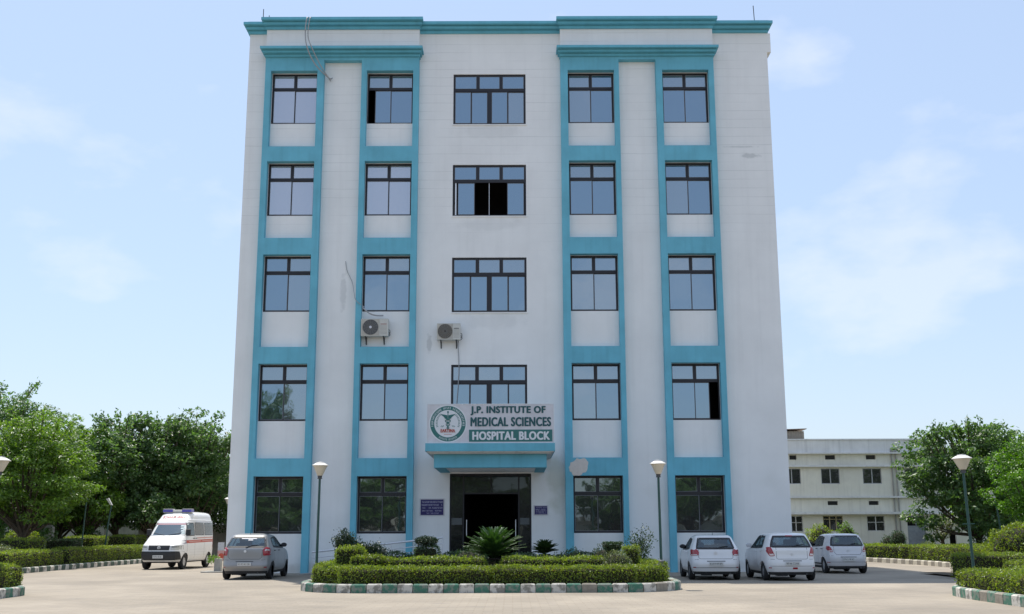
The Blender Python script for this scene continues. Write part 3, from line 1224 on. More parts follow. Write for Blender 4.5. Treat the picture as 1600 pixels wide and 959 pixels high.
FRM = {}
for k in range(5):
    hh = round(TOPS[k] - SILL[k], 3)
    if hh not in FRM:
        FRM[hh] = small_frame(WW, hh)
for ci, c in enumerate(COLS):
    for k in range(5):
        hh = round(TOPS[k] - SILL[k], 3)
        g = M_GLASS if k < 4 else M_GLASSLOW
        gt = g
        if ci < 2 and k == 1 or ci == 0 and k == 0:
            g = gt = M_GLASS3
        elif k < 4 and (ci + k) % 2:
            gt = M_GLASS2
        w = part('window', FRM[hh], HB, (c - WW / 2, 0.40 - 0.3, SILL[k]))
        e = 0.055
        half = (WW - 2 * e) / 2
        zt = hh - PTOP
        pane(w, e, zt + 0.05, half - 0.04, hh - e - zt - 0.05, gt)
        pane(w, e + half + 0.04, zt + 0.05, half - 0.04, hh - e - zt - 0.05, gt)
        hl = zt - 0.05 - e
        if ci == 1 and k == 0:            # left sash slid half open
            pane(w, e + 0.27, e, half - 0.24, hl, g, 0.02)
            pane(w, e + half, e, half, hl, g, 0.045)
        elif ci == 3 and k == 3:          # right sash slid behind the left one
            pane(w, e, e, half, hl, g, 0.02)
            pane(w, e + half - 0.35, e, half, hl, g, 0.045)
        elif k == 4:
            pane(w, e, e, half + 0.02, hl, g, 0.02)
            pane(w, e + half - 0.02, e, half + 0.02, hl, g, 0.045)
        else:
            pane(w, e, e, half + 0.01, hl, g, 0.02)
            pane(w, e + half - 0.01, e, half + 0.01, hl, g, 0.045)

for k in range(4):
    h = MIDT[k] - MIDB[k]
    w = MIDX[1] - MIDX[0]
    mb = MB()
    e = 0.06
    bar(mb, 0, w, 0, e)
    bar(mb, 0, w, h - e, h)
    bar(mb, 0, e, e, h - e)
    bar(mb, w - e, w, e, h - e)
    zt = h - 0.72
    bar(mb, e, w - e, zt - 0.06, zt + 0.06, -0.012, 0.06)
    for q in (1, 2):
        x = e + (w - 2 * e) * q / 3
        bar(mb, x - 0.045, x + 0.045, zt + 0.06, h - e)
    if k != 1:
        bar(mb, w / 2 - 0.075, w / 2 + 0.075, e, zt - 0.06, -0.006, 0.06)
    wo = part('window', mb.mesh('window', M_FRAME), HB, (MIDX[0], 0.36 - 0.3, MIDB[k]))
    tw = (w - 2 * e) / 3
    for q in range(3):
        x0 = e + tw * q + (0.045 if q else 0)
        x1 = e + tw * (q + 1) - (0.045 if q < 2 else 0)
        pane(wo, x0, zt + 0.06, x1 - x0, h - e - zt - 0.06, M_GLASS)
    hl = zt - 0.06 - e
    hw = (w / 2 - 0.075 - e) / 2
    if k == 1:                             # middle sashes pushed aside: dark gap
        pane(wo, e + 0.15, e, hw + 0.02, hl, M_GLASS, 0.02)
        pane(wo, w - e - hw - 0.04, e, hw + 0.02, hl, M_GLASS, 0.02)
        mb = MB()
        mb.box(w / 2 - 0.02, w / 2 + 0.0, 0.04, 0.06, e, e + hl)
        mb.build('sash_edge', M_STEEL, wo)
        mb = MB()
        mb.box(e + 0.04, e + 0.10, 0.03, 0.05, e, e + hl)
        mb.build('sash_edge', M_STEEL, wo)
    else:
        pane(wo, e, e, hw, hl, M_GLASS, 0.02)
        pane(wo, e + hw, e, hw, hl, M_GLASS, 0.045)
        pane(wo, w / 2 + 0.075, e, hw, hl, M_GLASS, 0.02)
        pane(wo, w / 2 + 0.075 + hw, e, hw, hl, M_GLASS, 0.045)

# white reveals' light sills under the windows of the middle bay
for k in range(3):
    mb = MB()
    mb.box(MIDX[0] - 0.04, MIDX[1] + 0.04, 0.262, 0.299, MIDB[k] - 0.045, MIDB[k])
    hb(mb, 'window_sill', M_WALL)

# ------------------------------------------------------------------ entrance
mb = MB()
x0, x1 = DOORX
za, zb = DOORZ
y = 0.42
for a, b, c, d in ((x0, x0 + .06, za, zb), (x1 - .06, x1, za, zb), (x0 + .06, x1 - .06, zb - .07, zb), (-1.99, -1.93, za, zb - .07), (0.23, 0.29, za, zb - .07),
                   (-1.93, 0.23, 3.06, 3.12), (-0.88, -0.83, 3.12, zb - .07)):
    mb.box(a, b, y, y + 0.07, c, d)
fr = hb(mb, 'entrance_frame', M_FRAME)
for a, b, c, d in ((x0 + .06, -1.99, za, zb - .07), (0.29, x1 - .06, za, zb - .07), (-1.93, -0.88, 3.12, zb - .07), (-0.83, 0.23, 3.12, zb - .07)):
    me = MB().box(0, b - a, 0, 0.012, 0, d - c).mesh('pane', M_DOOR)
    part('pane', me, fr, (a, 0.45 - 0.3, c))
for a, b in ((x0 + .08, -2.01), (0.31, x1 - .08)):       # frosted strips on the side lights
    mb = MB()
    mb.box(a, b, 0.440, 0.448, 1.86, 2.12)
    o = hb(mb, 'frosted_strip', mat('frosted_film', (0.10, 0.11, 0.11), 0.6))
for sx, xh in ((1, -1.93), (-1, 0.23)):                   # glass leaves standing open
    mb = MB()
    ang = R(78)
    mb.cbox((0.5 * sx * math.cos(ang), 0.5 * math.sin(ang), 1.3), (1.0, 0.014, 2.6), sx * ang if sx > 0 else -ang)
    d = mb.build('door_leaf', M_DOOR)
    d.location = (xh, 0.46 - 0.3, 0.455)
    d.parent = HB
    mb = MB()
    hx, hy = 0.10 * sx, -0.06
    mb.tube([(hx, hy, 0.95), (hx, hy, 1.6)], 0.016, 8)
    mb.tube([(hx, hy, 1.0), (hx, hy + 0.06, 1.0)], 0.01, 6)
    mb.tube([(hx, hy, 1.55), (hx, hy + 0.06, 1.55)], 0.01, 6)
    mb.build('handle', M_STEEL, d)

# canopy over the door
mb = MB()
mb.box(-3.19, 1.57, -3.8, 0.299, 4.48, 4.77)
hb(mb, 'canopy_slab', M_TEAL)
mb = MB()
for q, (za_, zb_) in enumerate(((4.44, 4.478), (4.40, 4.438))):
    i = 0.05 + 0.10 * q
    mb.box(-3.19 + i, 1.57 - i, -3.8 + i, 0.298, za_, zb_)
hb(mb, 'canopy_moulding', M_CREAMW)
mb = MB()
mb.box(-2.89, 1.27, -3.4, -3.0, 3.905, 4.398)
mb.box(-2.89, -2.5, -2.999, 0.298, 3.905, 4.398)
mb.box(0.88, 1.27, -2.999, 0.298, 3.905, 4.398)
hb(mb, 'canopy_beam', M_TEAL)
mb = MB()
mb.box(-2.498, 0.878, -2.998, 0.297, 3.93, 4.396)
hb(mb, 'canopy_soffit', M_WALL)
# platform, steps and ramp
mb = MB()
mb.box(-3.4, 1.8, -3.2, 0.298, 0, 0.45)
for k in range(2):
    mb.box(-3.0, 1.4, -3.2 - 0.3 * (k + 1), -3.201 - 0.3 * k, 0, 0.3 - 0.15 * k)
hb(mb, 'entrance_steps', M_CONC)
mb = MB()
mb.hull8([(-8.2, -1.7, 0.001), (-3.401, -1.7, 0.001), (-3.401, -0.3, 0.001), (-8.2, -0.3, 0.001)], [(-8.2, -1.7, 0.01), (-3.401, -1.7, 0.448), (-3.401, -0.3, 0.448), (-8.2, -0.3, 0.01)])
hb(mb, 'ramp', M_CONC)
# plinth
mb = MB()
mb.box(XL - 0.02, XR + 0.02, 0.255, 0.2985, 0.0, 0.10)
# lightning rods
for (x, zt, lean) in ((-10.86, 24.05, 0.0), (-10.62, 23.75, 0.02), (10.68, 24.15, -0.04)):
    mb = MB()
    mb.tube([(x, 0.4, 22.9), (x + lean, 0.4, zt)], 0.018, 6)
    hb(mb, 'roof_rod', M_CABLED)

# ramp railing
RL = empty('ramp_railing', (-7.6, -1.6, 0), 0, 'steel handrail rising beside the ramp to the entrance', 'railing')
PX = [-7.6, -6.2, -4.6, -3.15, -2.65]


def rz_(x):
    return 0.84 + (x + 7.6) / 4.95 * 0.53


def ramp_z(x):
    return max(0, min(0.45, (x + 8.2) / 4.8 * 0.448)) if x < -3.4 else 0.45


for k, dz in enumerate((0, -0.22, -0.42, -0.62)):
    mb = MB()
    mb.tube([(x + 7.6, 0, rz_(x) + dz) for x in PX], 0.036 if k == 0 else 0.017, 8)
    mb.build('top_rail' if k == 0 else 'lower_rail', M_STEEL, RL, True)
for x in PX:
    mb = MB()
    mb.tube([(x + 7.6, 0, ramp_z(x)), (x + 7.6, 0, rz_(x) - 0.025)], 0.02, 8)
    if x == PX[-1]:
        mb.tube([(x + 7.6, 0, rz_(x)), (x + 7.6, 0, rz_(x) + 0.18)], 0.015, 8)
    mb.build('post', M_STEEL, RL, True)

# ------------------------------------------------------------------ signboard
SB = empty('signboard', (-0.8, -3.7, 4.77), 0, 'white hospital name board with round green emblem standing on the canopy', 'sign')


def sg(o, dx=0.8, dy=3.7, dz=-4.77):
    o.location = (o.location.x + dx, o.location.y + dy, o.location.z + dz)
    return o


def sbox(name, x0, x1, y0, y1, z0, z1, m):
    mb = MB()
    mb.box(x0, x1, y0, y1, z0, z1)
    o = mb.build(name, m, SB)
    return sg(o)


sbox('board', -3.13, 1.53, -3.70, -3.62, 4.775, 6.22, M_SIGNW)
mb = MB()
for a in ((-3.15, 1.55, 6.20, 6.225), (-3.15, 1.55, 4.772, 4.795)):
    mb.box(a[0], a[1], -3.712, -3.701, a[2], a[3])
for a in ((-3.15, -3.13), (1.53, 1.55)):
    mb.box(a[0], a[1], -3.712, -3.63, 4.796, 6.199)
sg(mb.build('board_frame', M_STEEL, SB))
mb = MB()
for x in (-2.9, -0.8, 1.3):
    mb.tube([(x, -3.61, 6.0), (x, -2.6, 4.77)], 0.02, 6)
sg(mb.build('stay', M_STEEL, SB))
sbox('green_panel', -1.59, 1.48, -3.708, -3.7005, 4.83, 5.27, M_SGREEN2)
sg(text_part('lettering', 'J.P. INSTITUTE OF', -1.54, 1.24, -3.701, 5.81, 6.13, M_SGREEN, SB, 0.018))
sg(text_part('lettering', 'MEDICAL SCIENCES', -1.54, 1.44, -3.701, 5.40, 5.72, M_SGREEN, SB, 0.018))
sg(text_part('lettering', 'HOSPITAL BLOCK', -1.47, 1.39, -3.709, 4.90, 5.19, M_SWHT, SB, 0.020))
# emblem
EX, EZ, ER = -2.37, 5.495, 0.66


def disc(mb, r0, r1, y, n=48, x=EX, z=EZ):
    vs = [(x + r0 * math.cos(2 * PI * k / n), y, z + r0 * math.sin(2 * PI * k / n)) for k in range(n)]
    vs += [(x + r1 * math.cos(2 * PI * k / n), y, z + r1 * math.sin(2 * PI * k / n)) for k in range(n)]
    mb.add(vs, [(k, (k + 1) % n, n + (k + 1) % n, n + k) for k in range(n)])


EM = empty('e', (0.8, 3.7, -4.77))
EM.name = 'emblem'
EM.parent = SB
mb = MB()
disc(mb, 0.001, 0.70, -3.7015)
mb.build('emblem_disc', M_SWHT, EM)
mb = MB()
disc(mb, 0.505, 0.655, -3.704)
mb.build('emblem_ring', M_SGREEN2, EM)
# letters running round the ring, too small to read
mb = MB()
rg = random.Random(5)


def glyph(mb, cx, cz, ang, w, h, y, rg):
    ca, sa = math.cos(ang), math.sin(ang)

    def q(a, b, c, d):
        vs = []
        for u, v in ((a, c), (b, c), (b, d), (a, d)):
            vs.append((cx + u * ca - v * sa, y, cz + u * sa + v * ca))
        mb.add(vs, [(0, 1, 2, 3)])
    s = w * 0.26
    kind = rg.randrange(5)
    q(-w / 2, -w / 2 + s, -h / 2, h / 2)
    if kind in (0, 2, 3):
        q(w / 2 - s, w / 2, -h / 2, h / 2 if kind else h * .1)
    if kind in (0, 1, 4):
        q(-w / 2 + s, w / 2 - s, h / 2 - s, h / 2)
    if kind in (1, 3, 4):
        q(-w / 2 + s, w / 2 - s, -s / 2, s / 2)
    if kind in (1, 2):
        q(-w / 2 + s, w / 2 - s, -h / 2, -h / 2 + s)


n = 34
for k in range(n):
    t = R(188) - R(196) * k / (n - 1)
    if k in (13, 19):
        continue
    glyph(mb, EX + 0.58 * math.cos(t), EZ + 0.58 * math.sin(t), t - PI / 2, 0.042, 0.078, -3.7055, rg)
for k in range(15):
    t = R(238) + R(64) * k / 14
    if k in (7,):
        continue
    glyph(mb, EX + 0.58 * math.cos(t), EZ + 0.58 * math.sin(t), t + PI / 2, 0.034, 0.07, -3.7055, rg)
mb.build('ring_lettering', M_SWHT, EM)
# winged staff with two snakes
mb = MB()
yy = -3.7045
mb.box(EX - 0.014, EX + 0.014, yy - 0.004, yy, EZ - 0.20, EZ + 0.40)
for s in (-1, 1):
    for j in range(5):
        w = 0.30 - 0.045 * j
        z0 = EZ + 0.33 - 0.032 * j
        mb.add([(EX + s * 0.02, yy - .003, z0 - 0.02), (EX + s * w, yy - .003, z0 + 0.035), (EX + s * w * 0.9, yy - .003, z0 + 0.005), (EX + s * 0.02, yy - .003, z0 - 0.055)], [(0, 1, 2, 3)])
    pts = []
    for q in range(40):
        t = q / 39
        a = 0.115 * (1 - t * 0.72) * math.cos(t * PI * 3.2) * s
        pts.append((EX + a, yy - 0.006, EZ + 0.23 - 0.43 * t))
    mb.tube(pts, [0.022 - 0.012 * q / 39 for q in range(40)], 5)
    # leaf sprays at both sides
    for q in range(9):
        t = R(-22 + 62 * q / 8)
        cx = EX + s * 0.415 * math.cos(t)
        cz = EZ + 0.03 + 0.415 * math.sin(t)
        for dd in (-0.035, 0.035):
            ln = 0.05
            ang = t + PI / 2 + (0.7 if dd > 0 else -0.7)
            ux, uz = math.cos(ang) * s, math.sin(ang)
            px, pz = cx + s * dd * math.cos(t), cz + dd * math.sin(t)
            mb.add([(px, yy, pz), (px + ux * ln * .5 - uz * .016, yy - .002, pz + uz * ln * .5 + ux * .016), (px + ux * ln, yy, pz + uz * ln), (px + ux * ln * .5 + uz * .016, yy - .002, pz + uz * ln * .5 - ux * .016)], [(0, 1, 2, 3)])
mb.lathe([(0.001, -0.006), (0.035, -0.004), (0.035, 0)], 12, (EX, yy, EZ + 0.43), 'y')
for s in (-1, 1):
    for q in range(4):
        mb.cbox((EX + s * (0.16 + 0.03 * q), yy - 0.002, EZ - 0.08 - 0.03 * (q % 2)), (0.022, 0.004, 0.03))
mb.build('staff_and_wings', M_SGREEN2, EM)
t = text_part('emblem_lettering', 'EARTINA', EX - 0.27, EX + 0.27, -3.7035, EZ - 0.31, EZ - 0.20, M_SRED, EM, 0.008, 0.003)
mb = MB()
for k in range(12):
    mb.box(EX - 0.14 + 0.024 * k, EX - 0.124 + 0.024 * k, -3.7045, -3.702, EZ - 0.405, EZ - 0.385)
mb.box(EX - 0.3, EX + 0.3, -3.7045, -3.702, EZ - 0.337, EZ - 0.33)
mb.build('emblem_small_print', M_SRED, EM)


# ------------------------------------------------------------------ plaques
def plaque(label, x0, x1, z0, z1, rows, seed):
    o = empty('wall_plaque', ((x0 + x1) / 2, 0.3, z0), 0, label, 'plaque')
    cx, w, h = (x0 + x1) / 2, x1 - x0, z1 - z0
    mb = MB()
    mb.box(-w / 2 - 0.04, w / 2 + 0.04, -0.02, -0.002, -0.04, h + 0.04)
    mb.build('plaque_border', M_SIGNW, o)
    mb = MB()
    mb.box(-w / 2, w / 2, -0.028, -0.0205, 0, h)
    mb.build('plaque_board', M_BLUE, o)
    rg = random.Random(seed)
    mb = MB()
    for zc, hh, a, b in rows:
        x = a * w
        while x < b * w:
            lw = hh * h * rg.uniform(0.5, 0.75)
            if rg.random() < 0.14:
                x += lw
                continue
            glyph(mb, -w / 2 + x + lw / 2, zc * h, 0, lw, hh * h, -0.029, rg)
            x += lw * 1.25
    mb.build('small_print', mat('plaque_lettering', (0.42, 0.41, 0.55), 0.6), o)['kind'] = 'stuff'
    return o


plaque('larger blue notice plaque with five white lines, left of the entrance', -3.66, -2.75, 2.24, 2.85, [(.84, .11, .06, .95), (.65, .10, .04, .96), (.46, .10, .08, .95), (.27, .08, .06, .92), (.12, .06, .26, .78)], 2)
plaque('smaller blue notice plaque with white lines, right of the entrance', 0.89, 1.39, 2.25, 2.58, [(.85, .10, .08, .92), (.60, .14, .08, .95), (.42, .10, .10, .92), (.28, .10, .10, .92), (.13, .07, .12, .90)], 4)


# ------------------------------------------------------------------ air conditioner units
def ac_unit(label, x0, x1, z0, z1, yb, light):
    w, h, d = x1 - x0, z1 - z0, 0.34
    o = empty('air_conditioner', (x0, yb, z0), 0, label, 'air conditioner', 'outdoor air conditioner units on the facade')
    mb = MB()
    mb.cbox((w / 2, -0.12 - d / 2, h / 2), (w, d, h), 0, 0.015)
    mb.build('casing', M_ACW, o)
    yf = -0.12 - d
    r = h * 0.43
    cx = w * 0.35
    mb = MB()
    mb.box(0.03, w * 0.68, yf - 0.012, yf - 0.001, 0.03, h - 0.03)
    mb.build('fan_panel', mat('ac_fan_panel', (0.50, 0.47, 0.41), 0.7, var=0.2, vscale=8), o)
    mb = MB()
    mb.lathe([(0.01, -0.024), (r, -0.022), (r + 0.012, -0.013)], 28, (cx, yf, h / 2), 'y')
    mb.build('fan_opening', mat('ac_fan_dark' if light else 'ac_fan_dusty', (0.10, 0.10, 0.10) if light else (0.13, 0.115, 0.09), 0.7), o)
    mb = MB()
    for k in range(14 if light else 22):
        t = 2 * PI * k / (14 if light else 22)
        mb.tube([(cx + 0.06 * math.cos(t), yf - 0.03, h / 2 + 0.06 * math.sin(t)), (cx + r * math.cos(t + .25), yf - 0.028, h / 2 + r * math.sin(t + .25))], 0.004, 4)
    for rr in [r * q / 5 for q in range(1, 6)]:
        mb.tube([(cx + rr * math.cos(2 * PI * k / 24), yf - 0.031, h / 2 + rr * math.sin(2 * PI * k / 24)) for k in range(25)], 0.0035, 4)
    mb.build('fan_guard', mat('ac_guard', (0.26, 0.26, 0.25), 0.6), o)
    mb = MB()
    mb.lathe([(0.055 if light else 0.03, -0.04), (0.055 if light else 0.03, -0.024)], 14, (cx, yf, h / 2), 'y')
    mb.build('fan_hub', M_SIGNW if light else M_GRILL, o)
    mb = MB()
    for k in range(7):
        z = 0.08 + 0.055 * k
        mb.box(w * 0.71, w * 0.95, yf - 0.006, yf - 0.001, z, z + 0.012)
    mb.build('louvre', mat('ac_louvre', (0.36, 0.35, 0.32), 0.7), o)
    mb = MB()
    mb.box(w * 0.72, w * 0.94, yf - 0.005, yf - 0.001, h * 0.66, h * 0.70)
    mb.build('badge', mat('ac_badge', (0.30, 0.10, 0.09), 0.6) if light else M_GRILL, o)
    for x in (w * 0.16, w * 0.82):
        mb = MB()
        mb.box(x - 0.02, x + 0.02, yf + 0.02, 0.0, -0.035, -0.001)
        mb.hull8([(x - 0.018, -0.03, -0.28), (x + 0.018, -0.03, -0.28), (x + 0.018, 0, -0.28), (x - 0.018, 0, -0.28)], [(x - 0.018, -0.36, -0.036), (x + 0.018, -0.36, -0.036), (x + 0.018, -0.31, -0.036), (x - 0.018, -0.31, -0.036)])
        mb.box(x - 0.02, x + 0.02, -0.029, 0.0, -0.30, -0.036)
        mb.build('bracket', M_GRILL, o)
    mb = MB()
    for j in range(2):
        mb.tube([(w + 0.005, yf + 0.15, 0.28 - 0.1 * j), (w + 0.05, yf + 0.15, 0.26 - 0.1 * j), (w + 0.06, yf + 0.2, 0.16 - 0.1 * j), (w + 0.01, yf + 0.24, 0.1 - 0.07 * j)], 0.014, 6)
    mb.build('pipe', M_GRILL, o, True)
    return o


ac_unit('clean white air conditioner unit in the teal window column', -6.16, -5.05, 9.42, 10.14, 0.3, True)
ac_unit('grimy air conditioner unit on the white wall above the signboard', -3.06, -2.10, 9.26, 9.94, 0.3, False)


def cable(name, label, pts, r, m, cat='cable'):
    P = [Vector(p) for p in pts]
    out = []
    for i in range(len(P) - 1):
        p0, p1, p2, p3 = P[max(i - 1, 0)], P[i], P[i + 1], P[min(i + 2, len(P) - 1)]
        for k in range(6):
            t = k / 6
            out.append(0.5 * ((2 * p1) + (-p0 + p2) * t + (2 * p0 - 5 * p1 + 4 * p2 - p3) * t * t + (-p0 + 3 * p1 - 3 * p2 + p3) * t ** 3))
    out.append(P[-1])
    mb = MB()
    mb.tube(out, r, 6)
    return tag(mb.build(name, m, None, True), label, cat)


cable('cable', 'pale loose cable hanging from the roof edge, the outer of a pair', [(-8.72, -0.2, 23.3), (-8.74, -0.64, 23.1), (-8.78, -0.66, 22.4), (-8.66, -0.66, 21.7), (-8.35, -0.35, 21.1), (-7.85, 0.1, 20.7), (-7.72, 0.24, 20.75)], 0.026, M_CABLE)
cable('cable', 'shorter pale cable beside it, ending on the white strip under the cornice', [(-8.60, -0.2, 23.28), (-8.61, -0.64, 23.1), (-8.66, -0.66, 22.3), (-8.48, -0.66, 21.75), (-8.15, -0.3, 21.1), (-7.78, 0.22, 20.6)], 0.022, M_CABLE)
cable('cable', 'thin dark cable from a wall hole down to the white air conditioner', [(-6.93, 0.28, 12.62), (-6.85, 0.25, 12.2), (-6.62, 0.2, 11.7), (-6.5, -0.03, 11.2), (-6.42, -0.04, 10.9), (-6.2, -0.03, 10.7)], 0.014, M_CABLE)
cable('hose', 'looped white pipe between window sill and white air conditioner', [(-6.16, 0.1, 10.68), (-6.05, -0.06, 10.55), (-5.85, -0.06, 10.38), (-5.6, 0.0, 10.3), (-5.3, 0.15, 10.32)], 0.03, M_CABLE, 'pipe')
cable('cable', 'dark cable dropping from the grimy air conditioner behind the signboard', [(-2.2, 0.2, 9.3), (-2.2, 0.24, 9.0), (-2.17, 0.26, 8.2), (-2.2, 0.26, 7.4), (-2.26, 0.26, 6.4), (-2.2, 0.26, 5.0)], 0.018, M_CABLE)


# ================================================================== VEHICLES
def smooth_profile(ctrl, n, sig=1.6):
    """ctrl rows (z, xr, xf, w); returns n rows smoothed along the arc length, z strictly rising"""
    c = np.array(ctrl, float)
    seg = np.sqrt(((np.diff(c, axis=0) * np.array([1, 1, 1, 1])) ** 2).sum(1))
    t = np.concatenate([[0], np.cumsum(seg)])
    tt = np.linspace(0, t[-1], n)
    out = np.stack([np.interp(tt, t, c[:, k]) for k in range(4)], 1)
    ker = np.exp(-0.5 * (np.arange(-5, 6) / sig) ** 2)
    ker /= ker.sum()
    p = np.pad(out, ((5, 5), (0, 0)), 'edge')
    sm = np.stack([np.convolve(p[:, k], ker, 'valid') for k in range(4)], 1)
    sm[0], sm[-1] = out[0], out[-1]
    sm[:, 0] = np.maximum.accumulate(sm[:, 0] + np.arange(n) * 1e-6)
    return sm


class Body:
    def __init__(self, ctrl, nx=5.0, n=120, ny=None):
        self.p = smooth_profile(ctrl, n)
        self.n = nx

    def row(self, z):
        p = self.p
        return [float(np.interp(z, p[:, 0], p[:, k])) for k in range(4)]

    def side(self, x, z, s):          # y on the flank s=+1 left, -1 right
        _, xr, xf, w = self.row(z)
        xc, A = (xr + xf) / 2, (xf - xr) / 2
        q = min(0.999, abs((x - xc) / A))
        return s * w * (1 - q ** self.n) ** (1 / self.n)

    def end(self, y, z, s):           # x on the front s=+1 or rear s=-1
        _, xr, xf, w = self.row(z)
        xc, A = (xr + xf) / 2, (xf - xr) / 2
        q = min(0.999, abs(y / w))
        return xc + s * A * (1 - q ** self.n) ** (1 / self.n)

    def mesh(self, name, m, wheels=(), wr=0.33, m_low=None, low_z=0.0, cuts=()):
        p = self.p
        # outline samples, even along the perimeter
        th = np.linspace(0, 2 * PI, 4001)
        e = 2 / self.n
        sx = np.sign(np.cos(th)) * np.abs(np.cos(th)) ** e
        sy = np.sign(np.sin(th)) * np.abs(np.sin(th)) ** e
        dl = np.sqrt((np.diff(sx) * 1.9) ** 2 + (np.diff(sy) * 0.82) ** 2)
        s = np.concatenate([[0], np.cumsum(dl)])
        NJ = 260
        q = np.linspace(0, s[-1], NJ + 1)[:-1]
        ux, uy = np.interp(q, s, sx), np.interp(q, s, sy)
        rows = len(p)
        xc = (p[:, 1] + p[:, 2]) / 2
        A = (p[:, 2] - p[:, 1]) / 2
        X = xc[:, None] + A[:, None] * ux[None]
        Y = p[:, 3][:, None] * uy[None]
        Z = np.repeat(p[:, 0][:, None], NJ, 1)
        V = np.stack([X, Y, Z], 2).reshape(-1, 3)
        faces, mi = [], []
        cc = []
        for face, poly in cuts:
            mx = sum(q[0] for q in poly) / len(poly)
            my = sum(q[1] for q in poly) / len(poly)
            cc.append((face, [(mx + (q[0] - mx) * .97, my + (q[1] - my) * .95) for q in poly], min(q[1] for q in poly), max(q[1] for q in poly)))

        def inside(poly, u, v):
            r = False
            k = len(poly)
            for a in range(k):
                x1, y1 = poly[a]
                x2, y2 = poly[(a + 1) % k]
                if (y1 > v) != (y2 > v) and u < (x2 - x1) * (v - y1) / (y2 - y1) + x1:
                    r = not r
            return r
        for i in range(rows - 1):
            for j in range(NJ):
                j2 = (j + 1) % NJ
                c = V[i * NJ + j] * 0.25 + V[i * NJ + j2] * 0.25 + V[(i + 1) * NJ + j] * 0.25 + V[(i + 1) * NJ + j2] * 0.25
                if any((c[0] - wx) ** 2 + (c[2] - wz) ** 2 < (wr * 1.13) ** 2 and abs(c[1]) > 0.35 * 1.5 for wx, wz in wheels):
                    continue
                hit = False
                for face, poly, lo, hi in cc:
                    if not lo < c[2] < hi:
                        continue
                    if face in ('rear', 'front'):
                        if (c[0] < self.row(c[2])[1] * .5 + self.row(c[2])[2] * .5) != (face == 'rear'):
                            continue
                        if abs(abs(c[0] - self.end(c[1], c[2], -1 if face == 'rear' else 1))) < .05 and inside(poly, c[1], c[2]):
                            hit = True
                            break
                    elif (c[1] > 0) == (face == 'left') and inside(poly, c[0], c[2]):
                        hit = True
                        break
                if hit:
                    continue
                faces.append((i * NJ + j, i * NJ + j2, (i + 1) * NJ + j2, (i + 1) * NJ + j))
                mi.append(1 if (m_low and c[2] < low_z) else 0)
        faces.append(tuple((rows - 1) * NJ + j for j in range(NJ)))
        mi.append(0)
        me = bpy.data.meshes.new(name)
        me.from_pydata(V.tolist(), [], faces)
        me.materials.append(m)
        me.materials.append(m_low or m)
        me.polygons.foreach_set('material_index', mi)
        me.polygons.foreach_set('use_smooth', [True] * len(me.polygons))
        me.update()
        return me

    def patch(self, name, poly, face, m, off=0.006, parent=None, rings=5, rnd=0.03, label=None, depth=0.02, n_sub=8):
        """a panel following the surface; poly in (u,z), u = y on the ends and x on the flanks"""
        P = [Vector((a, b, 0)) for a, b in poly]
        out = []
        k = len(P)
        for i in range(k):
            a, b, c = P[i - 1], P[i], P[(i + 1) % k]
            r = min(rnd, (a - b).length * 0.45, (c - b).length * 0.45)
            p0 = b + (a - b).normalized() * r
            p1 = b + (c - b).normalized() * r
            for t in (0, .33, .66, 1):
                out.append((p0 * (1 - t) ** 2 + b * 2 * t * (1 - t) + p1 * t * t))
        dense = []
        for i in range(len(out)):
            a, b = out[i], out[(i + 1) % len(out)]
            ns = max(1, int((b - a).length / 0.06))
            for q in range(ns):
                dense.append(a.lerp(b, q / ns))
        cen = sum(dense, Vector()) / len(dense)

        def S(u, z, o_):
            if face == 'rear':
                return (self.end(u, z, -1) - o_, u, z)
            if face == 'front':
                return (self.end(u, z, 1) + o_, u, z)
            s = 1 if face == 'left' else -1
            return (u, self.side(u, z, s) + s * o_, z)
        mb = MB()
        nd = len(dense)
        vs = [S(cen.x, cen.y, off)]
        for r in range(1, rings + 1):
            for d in dense:
                c = cen.lerp(d, r / rings)
                vs.append(S(c.x, c.y, off))
        for d in dense:
            vs.append(S(d.x, d.y, off - depth))
        fs = [(0, 1 + j, 1 + (j + 1) % nd) for j in range(nd)]
        for r in range(rings):
            a, b = 1 + r * nd, 1 + (r + 1) * nd
            fs += [(a + j, b + j, b + (j + 1) % nd, a + (j + 1) % nd) for j in range(nd)]
        mb.add(vs, fs)
        o = mb.build(name, m, parent)
        # smooth face, crisp rim
        o.data.polygons.foreach_set('use_smooth', [True] * len(o.data.polygons))
        try:
            o.data.set_sharp_from_angle(angle=R(35))
        except Exception:
            pass
        if label:
            o['label'] = label
        return o

    def strip(self, name, path, face, w, m, off=0.004, parent=None):
        P = [Vector((a, b, 0)) for a, b in path]
        d = []
        for i in range(len(P) - 1):
            ns = max(1, int((P[i + 1] - P[i]).length / 0.06))
            for q in range(ns):
                d.append(P[i].lerp(P[i + 1], q / ns))
        d.append(P[-1])
        mb = MB()
        vs = []
        for i, p in enumerate(d):
            t = (d[min(i + 1, len(d) - 1)] - d[max(i - 1, 0)]).normalized()
            nrm = Vector((-t.y, t.x, 0))
            for s_ in (-1, 1):
                c = p + nrm * s_ * w / 2
                if face in ('rear', 'front'):
                    s = -1 if face == 'rear' else 1
                    vs.append((self.end(c.x, c.y, s) + s * off, c.x, c.y))
                else:
                    s = 1 if face == 'left' else -1
                    vs.append((c.x, self.side(c.x, c.y, s) + s * off, c.y))
        mb.add(vs, [(2 * i, 2 * i + 1, 2 * i + 3, 2 * i + 2) for i in range(len(d) - 1)])
        return mb.build(name, m, parent)


